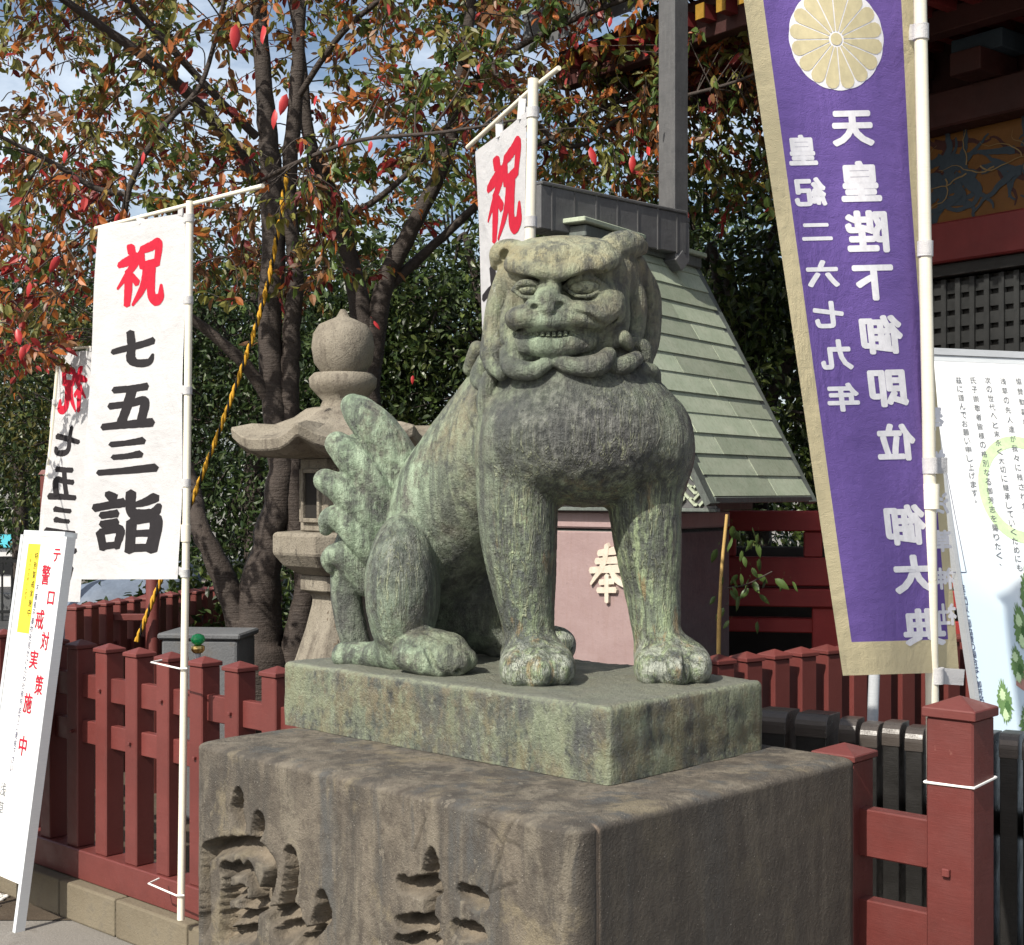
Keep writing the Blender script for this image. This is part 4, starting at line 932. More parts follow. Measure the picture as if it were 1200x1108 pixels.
# ---------------------------------------------------------------- sign boards
class Plane:
    """a board: origin at its top left, r to the right, dn downwards"""
    def __init__(s, o, r, dn): s.o, s.r, s.dn = Vector(o), Vector(r).normalized(), Vector(dn).normalized(); s.n = s.r.cross(s.dn)*1.0
    def uv(s, px, py):
        ray = Q(px, py, 1)-Vector((0, 0, EYE)); k = (s.o-Vector((0, 0, EYE))).dot(s.n)/ray.dot(s.n); p = Vector((0, 0, EYE))+ray*k-s.o
        return p.dot(s.r), p.dot(s.dn)
    def pt(s, u, v, lift=0): return s.o+s.r*u+s.dn*v-s.n*lift
def board_box(m, pl, u0, u1, v0, v1, front, back):
    c = [pl.pt(u, v, l) for l in (front, -back) for u, v in ((u0, v0), (u1, v0), (u1, v1), (u0, v1))]
    m.add(c, [(0, 3, 2, 1), (4, 5, 6, 7), (0, 1, 5, 4), (1, 2, 6, 5), (2, 3, 7, 6), (3, 0, 4, 7)]); return m
def face_in(pl):                       # the printed side must face the camera
    if pl.n.dot(pl.o-Vector((0, 0, EYE))) < 0: pl.n = -pl.n
def lean_plane(TLp, nh, lean):
    nh = Vector((nh[0], nh[1], 0)).normalized(); r = Vector((-nh.y, nh.x, 0)); dn = nh*math.sin(R(lean))+Vector((0, 0, -math.cos(R(lean))))
    pl = Plane(TLp, r, dn); face_in(pl); return pl
# the narrow white notice leaning by the left fence
pl = lean_plane(Q(28, 628, 5.45), (-.7071, -.7071), 8.0); base = Vector((pl.pt(.15, 1.2).x, pl.pt(.15, 1.2).y, 0))
sg = empty('notice_board', base); tag(sg, 'narrow white notice board with red characters and a yellow sticker, beside the picket fence', 'sign'); inv = Matrix.Translation(base).inverted()
def bld(mb, name, mat, par): o = mb.build(name, mat, par); o.data.transform(inv); return o
u1, vend = .33, pl.uv(26, 1038)[1]
pa = bld(board_box(MB(), pl, 0, u1, 0, vend, 0, .012), 'panel', M_WHITEP, sg)
m = MB(); board_box(m, pl, u1+.001, u1+.022, -.004, vend+.26, .003, .034); bld(m, 'side_frame', M_GREYP, sg)
m = MB(); board_box(m, pl, -.022, -.001, -.004, vend+.26, .003, .034); bld(m, 'side_frame', M_GREYP, sg)
bld(board_box(MB(), pl, 0, u1, -.022, -.001, .002, .05), 'top_frame', M_GREYP, sg)
def on(pl, lst): 
    r_ = []
    for c, px, py, w, h in lst: u, v = pl.uv(px, py); r_.append((c, u, v, w, h))
    return r_
red = on(pl, [('テ', 67, 651, .055, .05), ('ロ', 60, 701, .05, .05), ('対', 53, 751, .06, .07), ('策', 46, 803, .06, .075), ('警', 54, 674, .065, .075), ('戒', 47, 726, .065, .075), ('実', 40, 773, .065, .07), ('施', 33, 824, .065, .075), ('中', 27, 874, .06, .075)])
glyphs(''.join(i[0] for i in red), .012)
lettering('lettering', red, pl.pt, M_INKR, pa, inv, .012, False, .002)
u0, v0 = pl.uv(34, 636); u2, v2 = pl.uv(22, 741)
bld(board_box(MB(), pl, u0, u0+.098, v0+.004, v2, .0012, 0), 'sticker', M_YEL, pa)
glyphs('特別警戒実施中ご協力をお願いします不審者不審物を見かけたら社務所までご連絡下さい浅草神会', .0)
bl = [(c, u0+.08, v0+.05+i*.036, .026, .028) for i, c in enumerate('特別警戒実施中')]+[(c, u0+.035, v0+.05+i*.018, .013, .013) for i, c in enumerate('ご協力をお願いします')]
lettering('lettering', bl, pl.pt, M_INKK, [c for c in pa.children if c.name.startswith('sticker')][0], inv, .0, False, .0028, single=False)
tx = '不審者不審物を見かけたら社務所までご連絡下さい'; ua, va = pl.uv(44, 690); ub, vb = pl.uv(14, 900)
lettering('lettering', [(c, ua+(ub-ua)*i/22, va+(vb-va)*i/22, .022, .026) for i, c in enumerate(tx)], pl.pt, M_INKN, pa, inv, .0, False, .002, single=False)
ua, va = pl.uv(4, 925); lettering('lettering', [(c, ua, va+i*.07, .045, .05) for i, c in enumerate('浅草')], pl.pt, M_INKG, pa, inv, .0, False, .002)
# the large printed panel on the right
pr = lean_plane(Q(1086, 416, 4.35), (.36, -.93), 13.0); base = Vector((pr.pt(.5, 1.9).x, pr.pt(.5, 1.9).y, 0))
sr = empty('information_board', base); tag(sr, 'large pale blue and white information panel with small columns of writing, behind the corner post', 'sign'); inv = Matrix.Translation(base).inverted()
n = NT('printed_panel', .35, spec=.5); sx = n.node('ShaderNodeSeparateXYZ'); n.t.links.new(n.node('ShaderNodeTexCoord').outputs['UV'], sx.inputs[0])
fac = n.math('ADD', n.math('MULTIPLY', sx.outputs[1], .9), n.math('MULTIPLY', sx.outputs[0], -.35)); fac = n.math('ADD', fac, n.math('MULTIPLY', n.noise(3, 3), .12))
n.base(n.ramp(fac, [(.05, (.84, .85, .85)), (.30, (.80, .83, .85)), (.45, (.55, .67, .76)), (.8, (.56, .68, .77))])); M_PRINT = n.m
W2, H2 = 1.15, 1.76
pa2 = board_box(MB(), pr, 0, W2, 0, H2, 0, .01).build('panel', M_PRINT, sr)
uvl = pa2.data.uv_layers.new(name='UVMap')
for lp in pa2.data.loops:
    p = pa2.data.vertices[lp.vertex_index].co-pr.o; uvl.data[lp.index].uv = (p.dot(pr.r)/W2, p.dot(pr.dn)/H2)
pa2.data.transform(inv)
for a0, a1, b0, b1 in ((-.012, W2+.012, -.022, -.0005), (-.012, W2+.012, H2+.0005, H2+.022), (-.014, -.0005, 0, H2+.2), (W2+.0005, W2+.014, 0, H2+.2)): bld(board_box(MB(), pr, a0, a1, b0, b1, .006, .02), 'frame', M_GALV, sr)
bld(board_box(MB(), pr, 0, W2, .001, .019, .0008, 0), 'header_stripe', M_GREYP, pa2)
for u in (.28, W2-.06):
    a = pr.pt(u, .1, -.02); b_ = Vector((a.x, a.y, 0))+(-Vector((.36, -.93, 0)))*.16; bld(MB().tube([a, b_], .012, 8), 'back_leg', M_GALV, sr)
cols = [('茲に謹んでお願い申し上げます。', 1123, 446, 1143, 588), ('氏子崇敬者皆様の格別なる御芳志を賜りたく、', 1140, 446, 1172, 662), ('次の世代へと末永く大切に継承していくためにも、', 1157, 446, 1196, 676),
        ('浅草の先人達が我々に残されたことを守り伝え', 1175, 447, 1214, 672), ('協賛勧募事業へのご理解とお力添えを', 1193, 447, 1226, 640)]
glyphs(''.join(c[0] for c in cols)+'金三口以上御協賛の場合は、御芳名を掲示二〇一九年', .004)
for tx, x0, y0, x1, y1 in cols:
    m_ = len(tx)-1; it = []
    for i, c in enumerate(tx):
        u, v = pr.uv(x0+(x1-x0)*i/m_, y0+(y1-y0)*i/m_); it.append((c, u, v, .022, .021))
    lettering('lettering', it, pr.pt, M_INKG, pa2, inv, .004, False, .0016, single=False)
tx = '金三口以上御協賛の場合は、御芳名を掲示'; it = []
for i, c in enumerate(tx): u, v = pr.uv(1127+22*i/15, 688+132*i/15); it.append((c, u, v, .021, .021))
lettering('lettering', it, pr.pt, M_INKN, pa2, inv, .004, False, .0016, single=False)
# thin printed outline, ring emblem, painted trees
for (x0, y0), (x1, y1) in (((1094, 478), (1132, 671)), ((1132, 671), (1112, 671))):
    a, b_ = pr.uv(x0, y0), pr.uv(x1, y1); d = Vector((b_[0]-a[0], b_[1]-a[1])).normalized(); q = Vector((-d.y, d.x))*.001
    me = mesh('outline', [pr.pt(a[0]+q.x, a[1]+q.y, .0015), pr.pt(b_[0]+q.x, b_[1]+q.y, .0015), pr.pt(b_[0]-q.x, b_[1]-q.y, .0015), pr.pt(a[0]-q.x, a[1]-q.y, .0015)], [(0, 1, 2, 3)]); me.transform(inv); link('outline', me, M_INKN, pa2)
cu_, cv_ = pr.uv(1197, 574); V = []
for k in range(49):
    a = 2*math.pi*k/48
    for r_ in (.164, .129): V.append(pr.pt(cu_+r_*math.cos(a), cv_+r_*math.sin(a)*1.05, .0009))
me = mesh('ring_emblem', V, [(2*k, 2*k+2, 2*k+3, 2*k+1) for k in range(48)]); me.transform(inv); link('ring_emblem', me, M_LGREEN, pa2)
M_GREENPR = flat('dark_green_print', (.07, .15, .05))
def blob_print(name, px, py, w, h, mat, seed, lift, spikes=26):
    rr = random.Random(seed); u, v = pr.uv(px, py); w, h = w*1.24, h*1.24; V = [pr.pt(u, v, lift)]; 
    for k in range(spikes):
        a = 2*math.pi*k/spikes; r_ = (1 if k % 2 else .78)*rr.uniform(.85, 1.1); V.append(pr.pt(u+w*r_*math.cos(a)*(1.0-.35*max(0, -math.sin(a))), v+h*r_*math.sin(a), lift))
    me = mesh(name, V, [(0, 1+k, 1+(k+1) % spikes) for k in range(spikes)]); me.transform(inv); link(name, me, mat, pa2)
blob_print('printed_roof', 1206, 800, .035, .03, M_PRTEAL, 2, .0010, 6); blob_print('printed_path', 1196, 792, .02, .05, M_PRROOF, 8, .0011, 7)
for i, (px, py, w, h) in enumerate(((1192, 778, .022, .05), (1196, 735, .025, .065), (1177, 822, .024, .055), (1206, 700, .03, .08), (1205, 850, .03, .05))): (blob_print('printed_tree', px, py, w, h, M_PRTREE, 20+i, .0013+.0002*i, 46), [blob_print('printed_leaves', px+dx_, py+dy_, w*.42, h*.3, M_LGREEN if q_ else M_GREENPR, 60+7*i+q_, .0024+.0002*i+.0001*q_, 22) for q_, (dx_, dy_) in enumerate(((3, 6), (-3, -8), (1, 16)))])
# ---------------------------------------------------------------- stone lantern
LD = 6.6; lx = Q(402, 0, LD).x; LANT = empty('stone_lantern', (lx, LD, 0), R(14)); tag(LANT, 'tan granite lantern with a round finial and wide curved hexagonal cap, behind the lion\'s tail', 'stone lantern')
def ly(y): return EYE-(y-HY)/FPX*LD
def lr(p): return p/FPX*LD
def hexa(prof, name, smooth=False, tip=None, par=LANT, n=6, sub=1):
    """six-sided turned profile; tip(r, k) lifts the corners"""
    m = MB(); N = n*sub*2; vs = []; fs = []
    for i, (r_, z) in enumerate(prof):
        for k in range(N):
            a = 2*math.pi*k/N; ph = (a % (2*math.pi/n))-math.pi/n; rr = r_*math.cos(math.pi/n)/math.cos(ph)
            cn = abs(ph)/(math.pi/n); vs.append((rr*math.cos(a), rr*math.sin(a), z+(tip(i, cn) if tip else 0)))
    for i in range(len(prof)-1):
        for k in range(N): k2 = (k+1) % N; fs.append((i*N+k, i*N+k2, (i+1)*N+k2, (i+1)*N+k))
    m.add(vs, fs, smooth); m.add(vs[:N], [tuple(range(N))[::-1]]); m.add(vs[-N:], [tuple(range(N))]); return m.build(name, M_LANT, par, .006)
hexa([(.44, 0), (.44, .16), (.40, .20)], 'base_step'); hexa([(.36, .201), (.36, .34), (.30, .44)], 'base')
m = MB().lathe([(lr(74), .44), (lr(70), ly(800)), (lr(56), ly(770)), (lr(44), ly(735)), (lr(37), ly(708)), (lr(36), ly(700)), (lr(40), ly(694)), (lr(47), ly(692))], 6, smooth=False); post = m.build('shaft', M_LANT, LANT, .006)
hexa([(lr(50), ly(691.5)), (lr(50), ly(673))], 'ring')
hexa([(lr(52), ly(672.5)), (lr(70), ly(662)), (lr(82), ly(648)), (lr(82), ly(626)), (lr(78), ly(623))], 'platform')
FBX = hexa([(lr(50), ly(622.5)), (lr(50), ly(538))], 'fire_box')
for k in range(6):
    a = 2*math.pi*(k+.5)/6+math.pi/6*0; a = math.pi/6+k*math.pi/3; nrm = Vector((math.cos(a), math.sin(a), 0)); tg = Vector((-nrm.y, nrm.x, 0)); ap = lr(50)*math.cos(math.pi/6)
    M_ = Matrix((tg, nrm, Vector((0, 0, 1)))).transposed(); zc = (ly(612)+ly(550))/2; hh = ly(550)-ly(612)
    for du, dv, w, h in ((-.062, 0, .018, hh), (.062, 0, .018, hh), (0, hh/2-.01, .106, .02), (0, -hh/2+.01, .106, .02)): MB().box(nrm*(ap+.006)+tg*du+Vector((0, 0, zc+dv)), (w, .026, h), M_).build('window_frame', M_LANT, FBX, .003)
    MB().box(nrm*(ap+.002)+Vector((0, 0, zc)), (.104, .006, hh-.042), M_).build('window', flat('lantern_opening_dark', (.02, .018, .016)) if k == 0 else bpy.data.materials['lantern_opening_dark'], FBX)
CAP = hexa([(lr(52), ly(538)), (lr(112), ly(536)), (lr(128), ly(530)), (lr(130), ly(517)), (lr(106), ly(512)), (lr(80), ly(503)), (lr(58), ly(490)), (lr(44), ly(480)), (lr(34), ly(478))], 'cap', False,
           lambda i, c: (lr(15)*max(0, c-.35)**2/.42) if 1 <= i <= 4 else (lr(5)*c*c if i == 5 else 0), sub=4)
MB().lathe([(lr(27), ly(478)), (lr(24), ly(470)), (lr(32), ly(462)), (lr(39), ly(454)), (lr(40), ly(444)), (lr(34), ly(438))], 24).build('lotus_collar', M_LANT, LANT)
MB().lathe([(lr(25), ly(437.5)), (lr(34), ly(426)), (lr(37), ly(408)), (lr(35), ly(392)), (lr(28), ly(381)), (lr(15), ly(375)), (lr(8), ly(372)), (lr(3), ly(363))], 28).build('finial', M_LANT, LANT)
glyphs('御神', .0); a_ = -math.pi/2-R(14)+R(0); 
fr = Vector((0, -1, 0)); 
def lsurf(u, v, lift): # front of the lantern shaft
    ca = R(-104); nrm = Vector((math.cos(ca), math.sin(ca), 0)); tg = Vector((-nrm.y, nrm.x, 0)); z = ly(v); rr = np.interp(v, [700, 708, 735, 770, 800], [lr(36), lr(37), lr(44), lr(56), lr(70)])*.90
    return tg*u+nrm*(rr+lift)+Vector((0, 0, z))
lettering('inscription', [('御', -.02, 722, .075, 24), ('神', -.02, 757, .075, 24)], lsurf, flat('carved_shadowed_cut', (.12, .095, .07)), post, None, .0, False, .004)

# ---------------------------------------------------------------- rainwater tank with a copper roof
rd, sd = Vector((.574, .819, 0)), Vector((.819, -.574, 0)); UPV = Vector((0, 0, 1))
E1 = Q(835, 583, 5.7); RL, RW, RH = .98, .62, 1.16; ctr = E1+rd*RL/2-sd*RW; ctr.z = 0; zE = E1.z
tk = empty('rainwater_tank', ctr); tag(tk, 'pinkish rainwater tank under a steep green copper tiled roof, behind the lion', 'tank')
MT = Matrix((sd, rd, UPV)).transposed()              # local x = slope side, y = along the ridge
def T(x, y, z): return MT @ Vector((x, y, z))
def tb(c, size, name, mat, par=tk, bevel=.003): return MB().box(T(*c), size, MT).build(name, mat, par, bevel)
bx, by_, bk_ = .34, .37, .21
M_TANKSIDE = copper_mat('shaded_tank_side_metal', (.06, .06, .064), (.09, .09, .095), (.12, .12, .12), .3)  # side turned from the sun: its shade is put into this darker colour
body_ = tb((0, (bk_-by_)/2, .80), (bx*2, by_+bk_, 1.26), 'tank_body', M_DCOP, tk, .012)
fp = tb((0, -by_-.008, .80), (bx*2-.02, .012, 1.24), 'front_panel', M_PINK, body_, .006); tb((bx+.008, (bk_-by_)/2, .80), (.012, by_+bk_-.01, 1.24), 'side_panel', M_TANKSIDE, body_, .004)
tb((0, (bk_-by_)/2, .085), (bx*2+.16, by_+bk_+.16, .17), 'stone_base', M_GREYST, tk, .01)
rim = tb((0, (bk_-by_)/2, 1.47), (bx*2+.02, by_+bk_+.03, .075), 'rim', M_PINK, tk, .008); tb((0, 0, 1.535), (bx*2+.05, RL-.12, .05), 'eave_beam', M_DCOP, tk)
uL, vL = 0, 0
def tsurf(u, v, lift): return T(u, -by_-.0145-lift, v)
def tank_letter(px, py):                        # tank face coordinates for a pixel
    n_ = -rd; o_ = ctr+T(0, -by_-.0145, 0); ray = Q(px, py, 1)-Vector((0, 0, EYE)); k = (o_-Vector((0, 0, EYE))).dot(n_)/ray.dot(n_); p = Vector((0, 0, EYE))+ray*k-ctr; return p.dot(sd), p.z
u_, v_ = tank_letter(713, 672); rnd = random.Random(4); mb = MB()
for si, (v, f) in enumerate(brush('奉', rnd)):
    n = len(v); top = [tsurf(u_+x*.0018, v_+y*.0025, .014+.0005*si) for x, y in v]; bot = [tsurf(u_+x*.0019, v_+y*.0026, -.002) for x, y in v]
    mb.add(top+bot, f+[]); 
    m_ = (n-2)//2; ringL = [0]+[1+2*i for i in range(m_)]+[n-1]+[2+2*i for i in reversed(range(m_))]
    mb.add(top+bot, [(ringL[i], ringL[(i+1) % n], n+ringL[(i+1) % n], n+ringL[i]) for i in range(n)])
mb.build('raised_letter', M_LETTER, fp)
mb = MB()
for si, (v, f) in enumerate(brush('詣', rnd)):
    n = len(v)
# roof: sloping boards, copper sheets, gable with fret
roof = empty('roof'); roof.parent = tk
zr = zE+RH; 
def slope(side):
    o = RW; a = Vector((RW*side, 0, zE)); b = Vector((0, 0, zr)); return a, b
for side in (1, -1):
    th = .03; n_ = Vector((RH, 0, RW)).normalized(); ins = Vector((-n_.x*side, 0, -n_.z))*.03
    pts = []
    for y in (-RL/2+.01, RL/2-.01):
        for p in (Vector((RW*.985*side, y, zE+.015)), Vector((0, y, zr-.0))): pts += [p+ins*.4, p+ins*1.4]
    V = [T(*p) for p in pts]; f = [(0, 1, 3, 2), (4, 6, 7, 5), (0, 2, 6, 4), (1, 5, 7, 3), (0, 4, 5, 1), (2, 3, 7, 6)]
    if side < 0: f = [q[::-1] for q in f]
    link('roof_board', mesh('roof_board', V, f), M_DCOP, roof)
    rows = 13; N = Vector((RH*side, 0, RW)).normalized()
    for i in range(rows):
        t0, t1 = i/rows, (i+1.12)/rows; t1 = min(t1, 1.0); offs = [.0, .52, .28, .74][i % 4]; cuts = [-RL/2]+[y for y in (-RL/2+(offs+k*.62-.62)*RL for k in range(4)) if -RL/2+.1 < y < RL/2-.1]+[RL/2]
        for ya, yb in zip(cuts[:-1], cuts[1:]):
            V = []; j = RK.uniform(-.002, .002)
            for t, lift in ((t0, .011+j), (t1, .003+j)):
                p = Vector((RW*side*(1-t), 0, zE+RH*t))
                for y in (ya+.002, yb-.002):
                    for l in (lift, lift-.007): V.append(T(*(p+N*l+Vector((0, y, 0)))))
            f = [(0, 2, 6, 4), (1, 5, 7, 3), (0, 1, 3, 2), (4, 6, 7, 5), (0, 4, 5, 1), (2, 3, 7, 6)]
            if side < 0: f = [q[::-1] for q in f]
            link('copper_sheet', mesh('copper_sheet', V, f), M_VERD, roof)
for side in (1, -1):                              # bargeboards
    for y in (-RL/2-.012, RL/2+.012):
        a, b = Vector((RW*1.01*side, y, zE-.03)), Vector((0, y, zr-.02)); MB().bar(T(*a), T(*b), .028, .085, up=rd).build('bargeboard', M_DCOP, roof)
    MB().bar(T(RW*1.0*side, -RL/2, zE-.012), T(RW*1.0*side, RL/2, zE-.012), .03, .026).build('eave_edge', M_DCOP, roof, .003)
V = [T(x, -RL/2+.06, z) for x, z in ((-RW*.985, zE-.045), (RW*.985, zE-.045), (0, zr-.10))]; link('gable_panel', mesh('gable_panel', V+[v+rd*.01 for v in V], [(0, 1, 2), (5, 4, 3), (0, 3, 4, 1), (1, 4, 5, 2), (2, 5, 3, 0)]), M_GCOP, roof)
mb = MB(); step = .05                              # diagonal fret on the gable
for i in range(-16, 17):
    for j in range(0, 22):
        x, z = (i+.5*(j % 2))*step, zE-.02+j*step*.5
        if abs(x) < RW*.95*(1-(z-zE+.045)/(RH*.98)):
            ang = R(45 if (i+j) % 2 else -45); d = Vector((math.cos(ang), 0, math.sin(ang)))*step*.44
            mb.bar(T(x-d.x, -RL/2+.052, z-d.z), T(x+d.x, -RL/2+.052, z+d.z), .010, .012, up=rd)
            e_ = Vector((-d.z, 0, d.x))*.5; q = Vector((x+d.x, 0, z+d.z)); mb.bar(T(q.x, -RL/2+.0525, q.z), T(q.x+e_.x, -RL/2+.0525, q.z+e_.z), .010, .012, up=rd)
mb.build('fret_lattice', M_VERD, roof)['kind'] = 'stuff'
tb((0, -RL/2+.07, zE-.054), (RW*1.97, .04, .016), 'tie_beam', M_DCOP, roof)
rc = MB(); rc.bar(T(0, -RL/2-.10, zr+.022), T(0, RL/2+.05, zr+.018), .14, .022); rc.build('ridge_cap', M_VERD, roof, .004)
rc = MB(); rc.bar(T(0, -RL/2-.06, zr-.02), T(0, RL/2+.03, zr-.02), .10, .05); rc.build('ridge_beam', M_DCOP, roof, .004)
# gutter and downpipe that feed the tank
gr = Q(793, 282, 6.6); gl = Q(622, 246, 5.95); gl.z = gr.z = 2.80; gt = empty('rain_gutter', (gr.x, gr.y, gr.z)); tag(gt, 'grey copper box gutter and square downpipe above the tiled tank roof', 'gutter'); inv = Matrix.Translation(gt.location).inverted()
def gb(mb, name, bevel=.004): o = mb.build(name, M_GCOP, gt, bevel); o.data.transform(inv); return o
gb(MB().bar(gl, gr, .12, .185), 'gutter_box'); gb(MB().bar(gl+Vector((0, 0, .1)), gr+Vector((0, 0, .1)), .135, .016), 'gutter_lid')
dd = (gr-gl).normalized(); gp_ = gr+dd*.0; gp_.z = 0
for i in range(7): q = gl.lerp(gr, (i+.5)/7); gb(MB().bar(q-dd*.004, q+dd*.004, .126, .19), 'seam', 0)
px_ = Q(789, 0, 6.58); Mg = Matrix((Vector((dd.x, dd.y, 0)), Vector((-dd.y, dd.x, 0)), UPV)).transposed()
gb(MB().box((px_.x, px_.y, 3.87), (.10, .10, 2.0), Mg), 'downpipe'); gb(MB().box((px_.x, px_.y, 2.868), (.112, .112, .025), Mg), 'pipe_collar')
gb(MB().box((px_.x+.008, px_.y, 2.76), (.098, .098, .20), Mg, taper=1.0), 'outlet'); gb(MB().bar(Vector((px_.x+.03, px_.y, 2.70)), Vector((px_.x+.03, px_.y, 2.70))-dd*.05-Vector((0, 0, .05)), .08, .07), 'spout')

# ---------------------------------------------------------------- temple on the right
td = Vector((-.62, .78, 0)).normalized(); tn = Vector((-td.y, td.x, 0)); tn = tn if tn.y < 0 else -tn
TO = Vector((Q(1145, 0, 7.5).x, 7.5, 0)); tp_ = empty('temple_hall', TO); tag(tp_, 'vermilion temple hall with an orange painted frieze and dark lattice under deep eaves', 'temple')
MTm = Matrix((td, tn, UPV)).transposed()
def U(a, b, z): return MTm @ Vector((a, b, z))
def pb(a0, a1, b0, b1, z0, z1, name, mat, par=tp_, bevel=.004): return MB().box(U((a0+a1)/2, (b0+b1)/2, (z0+z1)/2), (abs(a1-a0), abs(b1-b0), z1-z0), MTm).build(name, mat, par, bevel)
AL, AR = .66, -3.6
M_FRIEZE = paint('orange_frieze_paint', (.15, .06, .008), .5, .35, None, .2); M_LATT = paint('dark_lattice_wood', (.019, .02, .02), .45, .4, None, .2); M_DARKW = paint('dark_eave_wood', (.045, .012, .010), .6, .4, None, .2)
M_BEAM = paint('dull_red_beam_paint', (.15, .02, .02), .5, .3, None, .2); M_GOLDL = flat('gilt_fitting', (.26, .15, .025), .35); M_BLUEP = flat('slate_blue_paint', (.04, .055, .07), .6); M_WHTP = flat('ochre_paint_line', (.22, .15, .07)); M_TILE = paint('grey_roof_tile', (.12, .125, .13), .5, .2, None, .2)
pb(AR, AL, -1.5, -.05, 0, 5.0, 'core_wall', M_DARKW); pb(AR-.1, AL+.3, -.05, 1.25, 0, .55, 'stone_terrace', M_GREYST)
pb(AR, AL, -.048, .10, 2.83, 3.05, 'beam', M_BEAM, tp_, .01); pb(AR, AL, -.048, .02, 3.052, 3.54, 'frieze', M_FRIEZE); pb(AR, AL, -.048, .16, 3.542, 3.74, 'beam', M_DARKW, tp_, .01)
fz = [c for c in tp_.children if c.name.startswith('frieze')][0]
pb(AL-.14, AL+.06, -.04, .14, .55, 3.9, 'pillar', M_BEAM, tp_, .02); pb(-2.2, -2.0, -.04, .14, .55, 3.9, 'pillar', M_BEAM, tp_, .02)
pb(AR, AL, -.048, .06, 2.76, 2.828, 'lintel', M_BLACKW)
la = pb(AR, AL-.16, -.048, -.02, .55, 2.758, 'lattice_back', M_BLACKW); k = 0
mb_v = MB().box((0, 0, 0), (.030, .03, 2.19), MTm).mesh('bar'); mb_h = MB().box((0, 0, 0), (2.4, .022, .062), MTm).mesh('bar')
for i in range(24): o = link('bar', mb_v, M_LATT, la); o.location = U(.46-i*.088, .004, 1.655)
for i in range(24): o = link('bar', mb_h, M_LATT, la); o.location = U(-.73, -.006, .62+i*.0905)
# painted beast curls on the frieze
def fsurf(a, z, lift): return U(a, .021+lift, z)
def curl(cx, cz, s, seed, mat, lift, n=7):
    rr = random.Random(seed); V, F = [], []
    for j in range(n):
        x, z = cx+rr.gauss(0, .09)*s, cz+rr.gauss(0, .055)*s; a = rr.uniform(0, 6.28); pts = []
        for i in range(14): pts.append((x, z, (.020 if mat is not M_WHTP else .0035)*s*(1-i/16))); a += rr.uniform(-.5, .6); x += .022*s*math.cos(a); z += .018*s*math.sin(a)
        n0 = len(V)
        for i, (x, z, w) in enumerate(pts):
            q = pts[min(i+1, 13)]; p = pts[max(i-1, 0)]; dx, dz = q[0]-p[0], q[1]-p[1]; L = math.hypot(dx, dz)+1e-6; V += [fsurf(x-dz/L*w, z+dx/L*w, lift+.0002*j), fsurf(x+dz/L*w, z-dx/L*w, lift+.0002*j)]
        F += [(n0+2*i, n0+2*i+2, n0+2*i+3, n0+2*i+1) for i in range(13)]
    link('painted_beast', mesh('painted_beast', V, F), mat, fz)
for cx, cz, s in ((.16, 3.30, 1.3), (-.38, 3.29, 1.1), (-.95, 3.3, 1.2)):
    curl(cx, cz, s, int(cx*50)+99, M_BLUEP, .001, 16); curl(cx, cz, s, int(cx*50)+44, M_BLUEP, .004, 10); curl(cx, cz, s, int(cx*50)+7, M_WHTP, .007, 6); curl(cx+.03, cz+.05, s, int(cx*50)+3, M_DARKW, .0002, 5)
# brackets, eave boards and rafters
for i in range(5):
    a = .4-i*.55; pb(a-.09, a+.09, .0, .34, 3.742, 3.86, 'bracket', M_DARKW); pb(a-.15, a+.15, .02, .24, 3.862, 3.96, 'bracket', M_BLUEP if i % 2 else M_DARKW)
EV = 1.32
ea = pb(AR, AL+1.25, -1.6, EV, 4.10, 4.16, 'eave_board', M_DARKW)
pb(AR, AL+1.27, EV-.10, EV-.02, 3.95, 4.09, 'eave_purlin', M_DARKW); pb(AR, AL+1.25, .38, .48, 3.93, 4.05, 'eave_purlin', M_DARKW)
rf = MB().box((0, 0, 0), (.055, 1.46, .075), MTm).mesh('rafter'); re_ = MB().box((0, 0, 0), (.058, .008, .078), MTm).mesh('gilt_end')
for i in range(38):
    a = AL+1.2-i*.145; o = link('rafter', rf, M_BEAM, ea); o.location = U(a, EV-.66, 4.058); g = link('gilt_end', re_, M_GOLDL, o); g.location = U(0, .735, 0)
rt = MB(); z0 = 4.17
V = [U(AR, EV+.14, 4.165), U(AL+1.4, EV+.14, 4.165), U(AL+1.4, -2.6, 6.4), U(AR, -2.6, 6.4)]; V2 = [v+Vector((0, 0, .22)) for v in V]
link('tiled_roof', mesh('tiled_roof', V+V2, [(0, 1, 2, 3)[::-1], (4, 5, 6, 7), (0, 1, 5, 4), (1, 2, 6, 5), (2, 3, 7, 6), (3, 0, 4, 7)]), M_TILE, tp_)
# ---------------------------------------------------------------- vermilion railing between tank and temple
vr = empty('vermilion_railing', (1.05, 7.0, 0), R(-12)); tag(vr, 'bright vermilion wooden railing with open panels, between tank and purple banner', 'railing')
def vb(x0, x1, y0, y1, z0, z1, name='beam', mat=M_VERM): return MB().box(((x0+x1)/2, (y0+y1)/2, (z0+z1)/2), (x1-x0, y1-y0, z1-z0)).build(name, mat, vr, .006)
vb(-.5, 1.6, -.06, .06, 1.40, 1.50); vb(-.5, 1.6, -.05, .05, 1.13, 1.27); vb(-.5, 1.6, -.09, .09, 1.03, 1.118, 'ledge'); vb(-.5, 1.6, -.05, .05, .90, .97)
for x in (-.42, -.02, .40, 1.15): vb(x, x+.09, -.045, .045, 1.272, 1.398, 'strut')
for x in (-.45, .44, 1.3): vb(x, x+.13, -.065, .065, 0, 1.028, 'post')
vb(-.5, 1.6, .5, .6, 0, 1.3, 'void_shade_sheet', M_BLACKW)  # black sheet added to stand for the shaded void behind the railing

